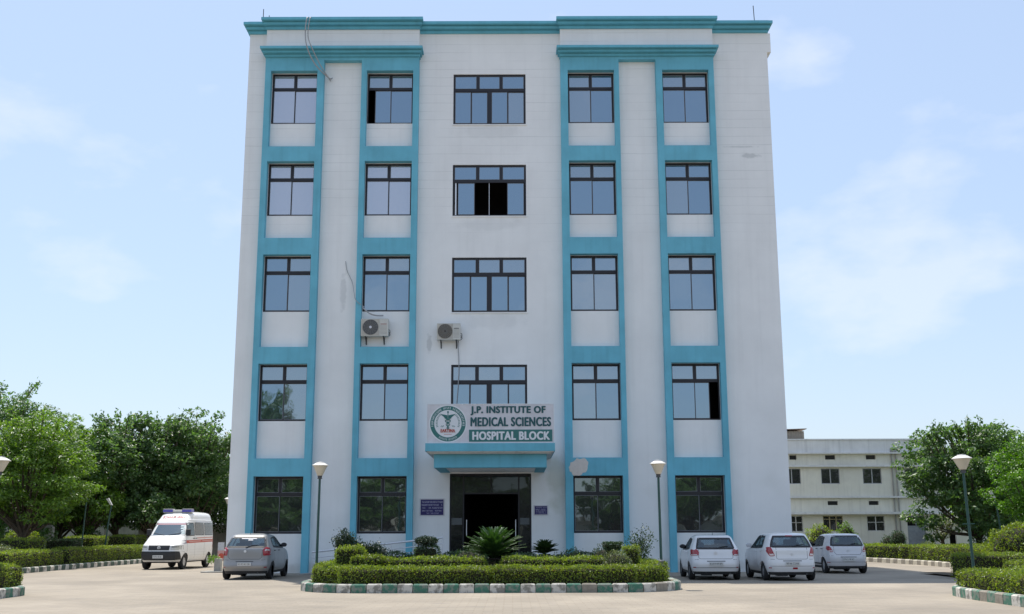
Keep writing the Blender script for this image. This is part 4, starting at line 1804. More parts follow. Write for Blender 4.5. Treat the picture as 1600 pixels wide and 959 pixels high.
def wheel(parent, x, y, r, s, w=0.18, rim=M_ALLOY, spokes=7):
    o = bpy.data.objects.new('wheel', None)
    o.location = (x, y, r)
    link(o, parent)
    mb = MB()
    mb.lathe([(r * 0.60, -w / 2), (r * 0.92, -w / 2), (r, -w / 2 + 0.03), (r, w / 2 - 0.03), (r * 0.92, w / 2), (r * 0.60, w / 2), (r * 0.60, -w / 2)], 28, (0, 0, 0), 'y')
    mb.build('tyre', M_TYRE, o, True)
    mb = MB()
    a, b = s * (w / 2 - 0.055), s * (w / 2 - 0.02)
    mb.lathe([(r * 0.56, min(a, b)), (r * 0.62, min(a, b)), (r * 0.62, max(a, b)), (r * 0.56, max(a, b))], 28, (0, 0, 0), 'y')
    mb.lathe([(0.001, s * (w / 2 - 0.01)), (0.05, s * (w / 2 - 0.015)), (0.06, s * (w / 2 - 0.05))], 12, (0, 0, 0), 'y')
    for k in range(spokes):
        t = 2 * PI * k / spokes
        ca, sa = math.cos(t), math.sin(t)
        p = [(ca * .04 - sa * d, s * (w / 2 - 0.022), sa * .04 + ca * d) for d in (-0.022, 0.022)]
        q = [(ca * r * .58 - sa * d, s * (w / 2 - 0.03), sa * r * .58 + ca * d) for d in (0.034, -0.034)]
        p2 = [(v[0], v[1] - s * 0.03, v[2]) for v in p]
        q2 = [(v[0], v[1] - s * 0.03, v[2]) for v in q]
        mb.add(p + q + p2 + q2, [(0, 1, 2, 3), (4, 7, 6, 5), (0, 4, 5, 1), (1, 5, 6, 2), (2, 6, 7, 3), (3, 7, 4, 0)])
    mb.build('rim', rim, o)
    mb = MB()
    mb.lathe([(0.001, s * (w / 2 - 0.09)), (r * 0.58, s * (w / 2 - 0.088)), (r * 0.58, s * (w / 2 - 0.095))], 20, (0, 0, 0), 'y')
    mb.build('brake_disc', M_GRILL, o)
    return o


def mirror(parent, x, y, z, s, m):
    mb = MB()
    mb.lathe([(0.02, -0.05), (0.075, -0.045), (0.085, 0.0), (0.07, 0.05), (0.02, 0.07)], 12, (0, 0, 0), 'x')
    o = mb.build('wing_mirror', m, parent, True)
    o.scale = (0.9, 1.35, 0.9)
    o.location = (x, y + s * 0.12, z)
    mb = MB()
    mb.tube([(x - .02, y - s * 0.03, z - 0.06), (x, y + s * 0.10, z - 0.03)], 0.02, 6)
    mb.build('mirror_arm', M_BLACKP, parent)
    return o


def plate(b, parent, z, face='rear', w=0.46, h=0.11, marks=9, seed=1, m=None):
    s = -1 if face == 'rear' else 1
    x = b.end(w / 2, z, s) + s * 0.03
    x0 = b.end(0, z, s) + s * 0.012
    x = max(x, x0) if s > 0 else min(x, x0)
    mb = MB()
    mb.cbox((x, 0, z), (0.02, w, h), 0, 0.004)
    o = mb.build('number_plate', m or M_PLATE, parent)
    rg = random.Random(seed)
    mb = MB()
    pos = -w * 0.42
    for k in range(marks):
        ww = 0.028 + rg.random() * 0.008
        yv = pos if s > 0 else -pos
        xs = x + s * 0.0115
        st = 0.009
        a, c = yv - ww / 2, yv + ww / 2
        z0, z1 = z - h * 0.27, z + h * 0.27
        kind = rg.randrange(4)
        for u0, u1, v0, v1 in [(a, a + st, z0, z1)] + ([(c - st, c, z0, z1)] if kind in (0, 1) else []) + ([(a, c, z1 - st, z1)] if kind != 1 else []) + ([(a, c, z - st / 2, z + st / 2)] if kind in (1, 2) else []) + ([(a, c, z0, z0 + st)] if kind == 3 else []):
            mb.add([(xs, u0, v0), (xs, u1, v0), (xs, u1, v1), (xs, u0, v1)], [(0, 1, 2, 3)])
        pos += 0.045 if k not in (1, 3, 5) else 0.06
        if pos > w * 0.44:
            break
    mb.build('plate_characters', M_BLACKP, o)
    return o


def cabin(o, L, W, H, belt):
    """seats, shelf and dashboard seen through the glass"""
    m = mat('car_upholstery', (0.045, 0.045, 0.05), 0.9)
    def seat(name, x, y, w, top):
        mb = MB()
        mb.cbox((x, y, 0.82), (0.16, w, 0.62), 0, 0.05)
        mb.cbox((x + .25, y, 0.55), (0.5, w, 0.16), 0, 0.04)
        s = mb.build(name, m, o, True)
        mb = MB()
        for q in ((0,) if w < .6 else (-.38, .38)):
            mb.cbox((x - .02, y + q, top), (0.10, 0.26, 0.17), 0, 0.04)
        mb.build('headrest', m, s, True)
    seat('rear_seat', -L * .20, 0, 1.15, 1.13)
    seat('front_seat', L * .03, .36, .50, 1.22)
    seat('front_seat', L * .03, -.36, .50, 1.22)
    mb = MB()
    mb.cbox((L * .22, 0, .86), (.45, W * 1.5, .22), 0, .05)
    mb.lathe([(.15, 0), (.18, .01), (.18, .03), (.15, .04)], 16, (L * .15, -.36, .95), 'x')
    mb.build('dashboard', m, o)
    mb = MB()
    mb.box(-L / 2 + .35, -L * .22, -W * .7, W * .7, belt - .08, belt - .06)
    mb.build('parcel_shelf', m, o)


def hatchback(label, loc, rz, paint, kind, mirror_m=None, group=None, seed=1):
    """rear at x=-L/2, facing +x; rz turns it to face +Y"""
    o = empty('parked_car', (loc[0], loc[1], 0), PI / 2 + rz, label, 'car', group)
    if kind == 'polo':
        L, H, W = 3.95, 1.46, 0.845
        ctrl = [(0.19, -1.86, 1.80, .76), (0.34, -1.93, 1.92, .82), (0.50, -1.975, 1.975, .84), (0.56, -1.965, 1.975, .845), (0.70, -1.925, 1.94, .845), (0.76, -1.90, 1.90, .84), (0.92, -1.865, 1.62, .835), (0.965, -1.85, 0.95, .82),
                (1.00, -1.84, 0.82, .80), (1.20, -1.68, 0.40, .70), (1.36, -1.53, 0.05, .63), (1.41, -1.47, -0.10, .595), (1.445, -1.38, -0.25, .53), (1.46, -1.1, -0.5, .38), (1.465, -.85, -0.7, .15)]
        rwin = [(-.60, 1.03), (.60, 1.03), (.51, 1.335), (-.51, 1.335)]
        light = lambda s: [(s * .80, .79), (s * .57, .80), (s * .535, .90), (s * .60, 1.00), (s * .79, 1.00)]
        clear = lambda s: [(s * .78, .805), (s * .60, .812), (s * .61, .838), (s * .78, .832)]
        hatch = [(-.56, .985), (-.56, .72), (-.5, .69), (.5, .69), (.56, .72), (.56, .985)]
        plz = 0.53
        sidew = [[(-1.30, 1.02), (-1.05, 1.30), (-.55, 1.335), (-.42, 1.335), (-.50, .99)], [(-.44, .99), (-.36, 1.335), (-.10, 1.32), (.62, .985)]]
    elif kind == 'swift':
        L, H, W = 3.72, 1.52, 0.835
        ctrl = [(0.19, -1.76, 1.72, .75), (0.33, -1.82, 1.80, .81), (0.44, -1.86, 1.86, .835), (0.60, -1.855, 1.86, .84), (0.65, -1.835, 1.85, .84), (0.80, -1.81, 1.78, .835), (0.97, -1.80, 1.52, .825), (1.01, -1.78, 0.95, .81),
                (1.05, -1.77, 0.86, .79), (1.25, -1.63, 0.48, .715), (1.41, -1.50, 0.18, .655), (1.465, -1.44, 0.0, .62), (1.50, -1.34, -0.2, .55), (1.52, -1.1, -0.4, .38), (1.525, -.85, -0.6, .15)]
        rwin = [(-.64, 1.09), (.64, 1.09), (.575, 1.26), (.50, 1.40), (-.50, 1.40), (-.575, 1.26)]
        light = lambda s: [(s * .70, .775), (s * .55, .79), (s * .655, 1.08), (s * .765, 1.07), (s * .785, .93)]
        clear = lambda s: [(s * .69, .80), (s * .575, .805), (s * .60, .865), (s * .72, .86)]
        hatch = [(-.50, 1.06), (-.50, .72), (-.46, .69), (.46, .69), (.50, .72), (.50, 1.06)]
        plz = 0.55
        sidew = [[(-1.10, 1.07), (-1.04, 1.39), (-.50, 1.415), (-.56, 1.05)], [(-.49, 1.05), (-.42, 1.415), (.0, 1.39), (.66, 1.04)]]
    elif kind == 'alto':
        L, H, W = 3.5, 1.48, 0.80
        ctrl = [(0.19, -1.66, 1.62, .72), (0.34, -1.72, 1.70, .78), (0.50, -1.75, 1.75, .80), (0.66, -1.74, 1.74, .80), (0.80, -1.70, 1.68, .80), (0.94, -1.68, 1.45, .79), (0.98, -1.66, 0.95, .78),
                (1.02, -1.65, 0.86, .76), (1.22, -1.52, 0.48, .69), (1.37, -1.40, 0.18, .63), (1.42, -1.33, 0.0, .60), (1.455, -1.22, -0.2, .53), (1.475, -1.0, -0.4, .36), (1.48, -.8, -0.6, .15)]
        rwin = [(-.59, 1.05), (.59, 1.05), (.535, 1.24), (.47, 1.37), (-.47, 1.37), (-.535, 1.24)]
        light = lambda s: [(s * .66, .79), (s * .55, .80), (s * .59, .90), (s * .64, 1.01), (s * .735, 1.02), (s * .75, .90)]
        clear = lambda s: [(s * .69, .81), (s * .57, .815), (s * .585, .86), (s * .70, .86)]
        hatch = [(-.53, 1.03), (-.52, .80), (-.44, .70), (.44, .70), (.52, .80), (.53, 1.03)]
        plz = 0.53
        sidew = [[(-1.02, 1.04), (-.94, 1.32), (-.50, 1.37), (-.52, 1.02)], [(-.46, 1.02), (-.43, 1.37), (-.02, 1.35), (.62, 1.0)]]
    else:                                   # compact saloon-like hatch in grey
        L, H, W = 3.80, 1.55, 0.84
        ctrl = [(0.20, -1.80, 1.76, .76), (0.35, -1.86, 1.86, .82), (0.42, -1.90, 1.90, .84), (0.48, -1.905, 1.90, .845), (0.55, -1.87, 1.90, .845), (0.70, -1.85, 1.86, .845), (0.90, -1.84, 1.64, .84), (1.0, -1.83, 1.30, .83), (1.03, -1.82, 0.95, .82),
                (1.07, -1.79, 0.86, .80), (1.25, -1.60, 0.48, .72), (1.41, -1.42, 0.16, .655), (1.47, -1.34, 0.0, .62), (1.51, -1.20, -0.2, .55), (1.545, -.95, -0.4, .38), (1.55, -.8, -0.5, .15)]
        rwin = [(-.66, 1.10), (.66, 1.10), (.56, 1.41), (-.56, 1.41)]
        light = lambda s: [(s * .62, .80), (s * .81, .81), (s * .835, .95), (s * .80, 1.06), (s * .68, 1.10), (s * .59, 1.0)]
        clear = lambda s: [(s * .66, .955), (s * .79, .96), (s * .78, 1.02), (s * .68, 1.02)]
        hatch = [(-.58, 1.06), (-.58, .76), (-.50, .685), (.50, .685), (.58, .76), (.58, 1.06)]
        plz = 0.52
        sidew = [[(-1.05, 1.10), (-.98, 1.37), (-.46, 1.42), (-.50, 1.08)], [(-.43, 1.08), (-.38, 1.42), (.0, 1.39), (.66, 1.07)]]
    b = Body(ctrl, 7.0 if kind != 'alto' else 6.0)
    wcut = [('rear', rwin), ('left', sidew[0]), ('left', sidew[1]), ('right', sidew[0]), ('right', sidew[1]), ('front', [(-.60, rwin[0][1]), (.60, rwin[0][1]), (.52, H - .16), (-.52, H - .16)])]
    wr = 0.30
    wx = (-L / 2 + 0.66, L / 2 - 0.74)
    part('body', b.mesh('body', paint, [(x, wr) for x in wx], wr, m_low=M_BLACKP, low_z=0.285, cuts=wcut), o)
    cabin(o, L, W, H, rwin[0][1])
    mb = MB()
    mb.cbox((0, 0, 0.36), (L * 0.93, W * 1.5, 0.26), 0, 0.05)
    mb.cbox((-L / 2 + 0.32, 0.30, 0.22), (0.35, 0.32, 0.13), 0, 0.04)
    mb.build('underside', M_BLACKP, o)
    if kind == 'polo':
        mb = MB()
        mb.tube([(-L / 2 + 0.5, -.42, 0.235), (-L / 2 + 0.5, .25, 0.245)], 0.022, 6)
        mb.build('axle', M_STEEL, o)
    for x in wx:
        for s in (1, -1):
            wheel(o, x, s * (W - 0.10), wr, s, spokes=5 if kind == 'alto' else 8)
            # arch lip
            mb = MB()
            vs = []
            nn = 22
            for k in range(nn + 1):
                t = PI * (-0.10) + PI * 1.20 * k / nn
                for r_ in (wr * 1.08, wr * 1.19):
                    px, pz = x + r_ * math.cos(t), wr + r_ * math.sin(t)
                    pz = max(pz, 0.20)
                    vs.append((px, b.side(px, pz, s) + s * 0.004, pz))
            inner = [(v[0], v[1] - s * 0.10, v[2]) for v in vs[0::2]]
            fs = [(2 * k, 2 * k + 1, 2 * k + 3, 2 * k + 2) for k in range(nn)]
            m0 = len(vs)
            vs += inner
            fs += [(2 * k, 2 * k + 2, m0 + k + 1, m0 + k) for k in range(nn)]
            mb.add(vs, fs)
            mb.build('wheel_arch', paint, o, True)
            mb = MB()
            yl = s * (W - 0.34)
            ring = [(x + wr * 1.14 * math.cos(PI * q / 16), wr + wr * 1.14 * math.sin(PI * q / 16)) for q in range(17)]
            ring = [(x + wr * 1.14, 0.24)] + ring + [(x - wr * 1.14, 0.24)]
            nr = len(ring)
            mb.add([(u, yl, v) for u, v in ring] + [(u, yl - s * .03, v) for u, v in ring], [list(range(nr)), list(range(nr, 2 * nr))] + [(q, (q + 1) % nr, nr + (q + 1) % nr, nr + q) for q in range(nr)])
            mb.build('arch_liner', M_BLACKP, o)
    b.patch('rear_window', rwin, 'rear', M_CGL2, 0.004, o, rnd=0.05)
    # black ceramic edge round the rear window
    cxy = (0, sum(p[1] for p in rwin) / len(rwin))
    b.strip('window_seal', [(a * 1.015, cxy[1] + (c - cxy[1]) * 1.04) for a, c in rwin + [rwin[0]]], 'rear', 0.06, M_BLACKP, 0.0065, o)
    # seat backs seen through the glass: headrests just as dark shapes on the inner side
    for s in (-1, 1):
        nm = 'tail_lamp'
        lo = b.patch(nm, [(a, c) for a, c in light(s)], 'rear', M_RED, 0.014, o, rnd=0.035, depth=0.03)
        b.patch('reversing_lamp', clear(s), 'rear', M_LCLEAR, 0.018, lo, rnd=0.01, depth=0.006)
    b.strip('tailgate_gap', hatch, 'rear', 0.011, M_SEAM, 0.002, o)
    plate(b, o, plz, 'rear', seed=seed)
    b.patch('plate_recess', [(-.36, plz - .08), (.36, plz - .08), (.32, plz + .09), (-.32, plz + .09)], 'rear', paint, -0.002, o, rnd=0.03, depth=0.0)
    b.strip('plate_lamp_strip', [(-.30, plz + .085), (.30, plz + .085)], 'rear', 0.022, M_SEAM, 0.006, o)
    b.strip('bumper_line', [(-.80, plz + (.14 if kind != 'grey' else .155)), (-.56, plz + .135)], 'rear', 0.01, M_SEAM, 0.002, o)
    b.strip('bumper_line', [(.80, plz + (.14 if kind != 'grey' else .155)), (.56, plz + .135)], 'rear', 0.01, M_SEAM, 0.002, o)
    b.patch('windscreen', [(-.60, rwin[0][1] - .0), (.60, rwin[0][1] - .0), (.52, H - .16), (-.52, H - .16)], 'front', M_CGL2, 0.004, o)
    for s in (1, -1):
        b.patch('head_lamp', [(s * .50, .68), (s * .80, .70), (s * .80, .84), (s * .56, .80)], 'front', M_HEADL, 0.01, o)
    for face, s in (('left', 1), ('right', -1)):
        for wv in sidew:
            b.patch('side_window', wv, face, M_CGL2, 0.003, o, rnd=0.05)
        for wv in sidew:
            cx = sum(p[0] for p in wv) / len(wv)
            cz = sum(p[1] for p in wv) / len(wv)
            b.strip('window_seal', [(cx + (a - cx) * 1.03, cz + (c - cz) * 1.05) for a, c in wv + [wv[0]]], face, 0.045, M_BLACKP, 0.005, o)
        zb_ = sidew[0][0][1]
        b.strip('door_gap', [(-.47, zb_ - .04), (-.47, 0.36)], face, 0.010, M_SEAM, 0.002, o)
        b.strip('door_gap', [(.72, zb_ - .06), (.70, 0.36)], face, 0.010, M_SEAM, 0.002, o)
        b.strip('door_gap', [(-1.12, zb_ - .04), (-1.0, .68), (-.92, 0.60)], face, 0.010, M_SEAM, 0.002, o)
        b.strip('sill_strip', [(-.85, .36), (.70, .36)], face, 0.05, M_BLACKP if kind == 'alto' else paint, 0.008, o)
        for hx in (-.98, -.30):
            mb = MB()
            yy = b.side(hx, zb_ - .13, s)
            mb.cbox((hx, yy + s * 0.012, zb_ - .13), (0.17, 0.03, 0.028), 0, 0.008)
            mb.build('door_handle', M_GRILL if kind in ('grey', 'alto') else paint, o)
        mirror(o, 0.62, b.side(0.62, zb_ + .03, s), zb_ + 0.04, s, mirror_m or paint)
    zc = {'polo': .405, 'swift': .47, 'alto': .43, 'grey': .455}[kind]
    b.strip('bumper_crease', [(-.76, zc), (.76, zc)], 'rear', 0.016, M_SEAM if kind in ('polo',) else mat('soft_crease', (0.30, 0.30, 0.31), 0.6), 0.004, o)
    mb = MB()
    zz = rwin[0][1]
    mb.tube([(b.end(0, zz - .02, -1) - .02, 0, zz - .02), (b.end(-.2, zz + .05, -1) - .025, -.2, zz + .05), (b.end(-.42, zz + .06, -1) - .022, -.42, zz + .06)], 0.009, 5)
    mb.build('rear_wiper', M_BLACKP, o)
    mb = MB()
    mb.tube([(-L / 2 + .35, -.45, .23), (-L / 2 + .04, -.45, .215)], 0.026, 8)
    mb.build('exhaust_pipe', M_GRILL, o)
    for s in (-1, 1):
        b.patch('bumper_reflector', [(s * .66, .40), (s * .74, .40), (s * .74, .43), (s * .66, .43)], 'rear', M_RED, 0.006, o, rnd=0.008, depth=0.005)
    # maker's badge, high brake lamp, aerial
    mb = MB()
    xb = b.end(0, .86, -1)
    if kind == 'polo':
        mb.lathe([(0.045, -0.012), (0.06, -0.012), (0.06, 0.0), (0.045, 0.0)], 20, (xb - 0.004, 0, 0.87), 'x')
        for s in (-1, 1):
            mb.tube([(xb - 0.012, s * 0.034, 0.905), (xb - 0.012, s * 0.016, 0.845), (xb - 0.012, 0, 0.88)], 0.006, 5)
            mb.tube([(xb - 0.012, s * 0.016, 0.915), (xb - 0.012, 0, 0.875)], 0.006, 5)
    elif kind == 'grey':
        mb.lathe([(0.03, -0.01), (0.045, -0.01), (0.045, 0.0)], 16, (xb - 0.004, 0, 0.95), 'x')
    else:
        mb.tube([(xb - 0.012, -0.04, 0.85), (xb - 0.012, 0.0, 0.87), (xb - 0.012, 0.04, 0.85)], 0.009, 5)
        mb.tube([(xb - 0.012, -0.04, 0.83), (xb - 0.012, 0.0, 0.81), (xb - 0.012, 0.04, 0.83)], 0.009, 5)
    mb.build('badge', M_STEEL, o)
    if kind == 'swift':
        b.patch('high_brake_lamp', [(-.11, 1.415), (.11, 1.415), (.11, 1.445), (-.11, 1.445)], 'rear', M_RED, 0.012, o, rnd=0.008)
        b.patch('fog_lamp', [(-.16, .37), (.0, .37), (.0, .43), (-.16, .43)], 'rear', M_RED, 0.01, o, rnd=0.02)
    if kind in ('polo', 'grey'):
        xa = -L / 2 + 0.75
        mb = MB()
        mb.tube([(xa, 0, H - 0.02), (xa - 0.06, 0, H + 0.13)], [0.008, 0.005], 6)
        mb.build('aerial', M_BLACKP, o)
    if kind == 'grey':
        b.strip('rear_sticker', [(-.30, 1.375), (.22, 1.375)], 'rear', 0.022, M_SIGNW, 0.008, o)
        b.strip('rear_sticker', [(-.18, 1.33), (-.02, 1.33)], 'rear', 0.028, M_SIGNW, 0.008, o)
    return o


hatchback('grey hatchback parked tail out at the left corner of the hospital', (-9.17, -3.85), 0, M_CARG, 'grey', M_BLACKP, None, 3)
hatchback('white hatchback with round badge, nearest to the hedge island of three', (6.78, -5.30), -0.045, M_CARW, 'polo', M_BLACKP, 'white cars parked along the right side', 4)
hatchback('white hatchback with slanted tail lamps, in the middle of three', (9.02, -6.05), 0.01, M_CARW, 'swift', M_CARW, 'white cars parked along the right side', 5)
hatchback('silvery white small hatchback, the rightmost and farthest of three', (12.62, -0.25), 0.0, M_CARS, 'alto', M_BLACKP, 'white cars parked along the right side', 6)


# ------------------------------------------------------------------ the ambulance (nose towards the camera)
def ambulance():
    o = empty('ambulance', (-15.28, 7.2, 0), -PI / 2 - R(3.5), 'white high roof ambulance with red side stripe and blue light bar', 'ambulance')
    L = 4.9
    ctrl = [(0.30, -2.38, 2.36, .84), (0.38, -2.42, 2.45, .90), (0.60, -2.44, 2.48, .94), (0.79, -2.44, 2.46, .945), (0.86, -2.44, 2.42, .945), (1.05, -2.44, 2.36, .945), (1.11, -2.44, 2.20, .94), (1.44, -2.43, 1.62, .925),
            (1.50, -2.43, 1.56, .92), (2.02, -2.40, 1.02, .87), (2.10, -2.39, 0.96, .85), (2.14, -2.38, 0.90, .80), (2.36, -2.32, 0.62, .74), (2.44, -2.26, 0.45, .68), (2.49, -2.10, 0.25, .55), (2.52, -1.7, 0.0, .30), (2.525, -1.5, -.2, .1)]
    b = Body(ctrl, 6.0, 150)
    wr = 0.34
    wxs = (-1.42, 1.66)
    part('body', b.mesh('body', M_VANW, [(x, wr) for x in wxs], wr, m_low=M_BLACKP, low_z=0.33), o)
    mb = MB()
    mb.cbox((0, 0, 0.42), (4.5, 1.45, 0.28), 0, 0.05)
    mb.build('underside', M_BLACKP, o)
    for x in wxs:
        for s in (1, -1):
            wheel(o, x, s * 0.80, wr, s, 0.2, M_ALLOY, 9)
            mb = MB()
            vs = []
            nn = 22
            for k in range(nn + 1):
                t = PI * (-0.08) + PI * 1.16 * k / nn
                for r_ in (wr * 1.08, wr * 1.20):
                    px, pz = x + r_ * math.cos(t), max(0.31, wr + r_ * math.sin(t))
                    vs.append((px, b.side(px, pz, s) + s * 0.004, pz))
            mb.add(vs, [(2 * k, 2 * k + 1, 2 * k + 3, 2 * k + 2) for k in range(nn)])
            mb.build('wheel_arch', M_VANW, o)
            mb = MB()
            yl = s * 0.62
            ring = [(x + wr * 1.14 * math.cos(PI * q / 16), wr + wr * 1.14 * math.sin(PI * q / 16)) for q in range(17)]
            ring = [(x + wr * 1.14, 0.30)] + ring + [(x - wr * 1.14, 0.30)]
            nr = len(ring)
            mb.add([(u, yl, v) for u, v in ring] + [(u, yl - s * .03, v) for u, v in ring], [list(range(nr)), list(range(nr, 2 * nr))] + [(q, (q + 1) % nr, nr + (q + 1) % nr, nr + q) for q in range(nr)])
            mb.build('arch_liner', M_BLACKP, o)
    ws = b.patch('windscreen', [(-.80, 1.46), (.80, 1.46), (.70, 2.00), (-.70, 2.00)], 'front', M_CGLASS, 0.006, o, rnd=0.05)
    b.strip('windscreen_band', [(-.66, 1.96), (.66, 1.96)], 'front', 0.06, mat('band_mauve', (0.40, 0.22, 0.26), 0.6), 0.010, ws)
    for yv, zv in ((.70, 1.56), (.66, 1.66), (.61, 1.77), (.57, 1.88)):
        b.patch('sticker', [(yv - .09, zv - .035), (yv + .07, zv - .035), (yv + .05, zv + .035), (yv - .09, zv + .035)], 'front', M_PALE, 0.012, ws, rnd=0.01, depth=0.004)
    for s in (-1, 1):
        mb = MB()
        pts = [(b.end(s * y, 1.475 + z, 1) + 0.02, s * y, 1.475 + z) for y, z in ((0.1, 0.0), (0.45, 0.06), (0.62, 0.10))]
        mb.tube(pts, 0.008, 5)
        mb.build('wiper', M_BLACKP, o)
    b.patch('front_bumper', [(-.90, .40), (.90, .40), (.93, .60), (.92, .78), (-.92, .78), (-.93, .60)], 'front', M_BLACKP, 0.03, o, rnd=0.04, depth=0.06)
    for s in (1, -1):
        face = 'left' if s > 0 else 'right'
        b.patch('bumper_end', [(2.02, .42), (2.44, .42), (2.44, .77), (2.20, .77)], face, M_BLACKP, 0.012, o, rnd=0.02, depth=0.04)
        b.patch('head_lamp', [(s * .52, .84), (s * .91, .84), (s * .90, 1.04), (s * .50, 1.03)], 'front', M_HEADL, 0.014, o, rnd=0.02)
        b.strip('lamp_shade', [(s * .56, .965), (s * .88, .975)], 'front', 0.05, mat('lamp_inner', (0.16, 0.16, 0.14), 0.4), 0.019, o)
    gr = b.patch('grille', [(-.46, .83), (.46, .83), (.47, 1.04), (-.47, 1.04)], 'front', M_BLACKP, 0.016, o, rnd=0.02)
    for z in (.88, .94, .99):
        b.strip('grille_bar', [(-.44, z), (.44, z)], 'front', 0.012, M_GRILL, 0.022, gr)
    mb = MB()
    xb = b.end(0, .935, 1)
    mb.lathe([(0.05, 0.0), (0.05, 0.02), (0.072, 0.02), (0.072, 0.0)], 18, (xb + .018, 0, .935), 'x')
    mb.tube([(xb + .035, 0, .99), (xb + .035, 0, .88)], 0.012, 5)
    mb.build('badge', M_STEEL, o)
    plate(b, o, 0.55, 'front', 0.46, 0.13, seed=9)
    # painted words on the nose and forehead
    me = text_mesh('AMBULANCE', 1.06, 0.13, 0.004, 0.02, True)
    vv = np.empty(len(me.vertices) * 3)
    me.vertices.foreach_get('co', vv)
    vv = vv.reshape(-1, 3)
    out = np.array([(b.end(a, 2.22 + z * 0.9, 1) + 0.016 + (0.004 if yy < -0.002 else 0), a, 2.22 + z * 0.9) for a, yy, z in vv])
    me.vertices.foreach_set('co', out.ravel())
    me.materials.append(M_VTEXT)
    part('lettering', me, o)
    b.patch('forehead_emblem', [(-.04, 2.22), (.05, 2.24), (.04, 2.34), (-.05, 2.32)], 'front', M_GRILL, 0.008, o, rnd=0.02, depth=0.004)
    mb = MB()
    rg = random.Random(8)
    u = -.48
    while u < .50:
        ww = rg.uniform(0.03, 0.06)
        z0 = 1.10
        for a, c, q, r in ((u, u + .010, z0, z0 + .04), (u, u + ww, z0 + (.03 if rg.random() < .5 else 0), z0 + (.04 if rg.random() < .5 else .012))):
            vs = [(b.end(yy, zz, 1) + 0.008, yy, zz) for yy, zz in ((a, q), (c, q), (c, max(r, q + .01)), (a, max(r, q + .01)))]
            mb.add(vs, [(0, 1, 2, 3)])
        u += ww + 0.012
    mb.build('bonnet_lettering', M_VTEXT, o)
    b.patch('bonnet_emblem', [(-.13, 1.26), (.13, 1.26), (.13, 1.33), (-.13, 1.33)], 'front', mat('faded_print', (0.55, 0.47, 0.48), 0.6), 0.003, o, rnd=0.035, depth=0.0)
    for face, s in (('left', 1), ('right', -1)):
        wins = [[(1.38, 1.46), (.62, 1.46), (.62, 2.0), (.98, 2.0)], [(.48, 1.48), (-.62, 1.48), (-.62, 2.01), (.48, 2.01)], [(-.78, 1.48), (-2.12, 1.48), (-2.10, 2.01), (-.78, 2.01)]]
        for i, wv in enumerate(wins):
            w_ = b.patch('side_window', wv, face, M_CGLASS if i == 0 else mat('curtained_glass', (0.10, 0.105, 0.10), 0.15, coat=0.5), 0.004, o, rnd=0.06)
            cx = sum(p[0] for p in wv) / 4
            cz = sum(p[1] for p in wv) / 4
            b.strip('window_seal', [(cx + (a - cx) * 1.02, cz + (c - cz) * 1.03) for a, c in wv + [wv[0]]], face, 0.03, M_BLACKP, 0.007, o)
            if i:
                n_ = 12 if i == 1 else 14
                for k in range(n_):
                    u = wv[1][0] + (wv[0][0] - wv[1][0]) * (k + .5) / n_
                    b.strip('curtain_fold', [(u, 1.52), (u, 1.97)], face, 0.028, mat('curtain', (0.22, 0.22, 0.21), 0.8), 0.006, w_)
        b.strip('side_stripe', [(-2.36, 1.23), (1.55, 1.18)], face, 0.13, M_STRIPE, 0.004, o)
        b.strip('stripe_front', [(1.56, 1.18), (2.02, 1.16)], face, 0.13, mat('stripe_navy', (0.05, 0.05, 0.12), 0.5), 0.004, o)
        b.strip('thin_stripe', [(-2.3, 1.37), (.3, 1.34)], face, 0.05, mat('stripe_faded', (0.55, 0.30, 0.27), 0.6), 0.004, o)
        b.strip('stripe_lettering', [(-2.0, 1.228), (-.4, 1.208)], face, 0.03, mat('stripe_print', (0.62, 0.40, 0.36), 0.6), 0.006, o)
        b.strip('stripe_lettering', [(-.2, 1.205), (1.3, 1.185)], face, 0.03, mat('stripe_print', (0.62, 0.40, 0.36), 0.6), 0.006, o)
        for u in (.55, 1.50, -.70):
            b.strip('door_gap', [(u, 2.04 if u < 1 else 1.4), (u, 0.44)], face, 0.012, M_SEAM, 0.002, o)
        b.strip('roof_gutter', [(-2.3, 2.115), (.85, 2.115)], face, 0.03, mat('gutter_grey', (0.30, 0.30, 0.30), 0.6), 0.012, o)
        for z in (.60, .72, .84):
            b.strip('body_crease', [(-.95, z), (1.15, z)], face, 0.008, mat('crease_grey', (0.50, 0.50, 0.49), 0.6), 0.002, o)
        for z in (2.20, 2.27):
            b.strip('roof_crease', [(-2.1, z), (.55, z)], face, 0.01, mat('crease_grey', (0.50, 0.50, 0.49), 0.6), 0.003, o)
        for u in (.70, .40):
            mb = MB()
            mb.cbox((u, b.side(u, 1.33, s) + s * .015, 1.33), (0.16, 0.03, 0.035), 0, 0.008)
            mb.build('door_handle', M_BLACKP, o)
        mb = MB()
        xm, zm = 1.34, 1.60
        mb.cbox((xm, b.side(xm, zm, s) + s * 0.14, zm), (0.10, 0.20, 0.28), 0, 0.03)
        mb.tube([(xm, b.side(xm, 1.5, s), 1.50), (xm, b.side(xm, zm, s) + s * 0.10, zm - .05)], 0.018, 6)
        mb.build('wing_mirror', M_BLACKP, o)
    # light bar
    lb = bpy.data.objects.new('light_bar', None)
    lb.location = (0.28, 0, 2.49)
    link(lb, o)
    for s in (-1, 1):
        mb = MB()
        mb.cbox((0, s * 0.44, 0.07), (0.34, 0.44, 0.12), 0, 0.03)
        mb.build('blue_lens', M_NAVY, lb, True)
        mb = MB()
        mb.cbox((0, s * 0.44, 0.142), (0.32, 0.42, 0.02), 0, 0.005)
        mb.build('lens_top', M_LAMPLID, lb)
    mb = MB()
    mb.cbox((0, 0, 0.06), (0.28, 0.42, 0.10), 0, 0.02)
    mb.cbox((0, 0, -0.005), (0.30, 1.3, 0.025), 0, 0.005)
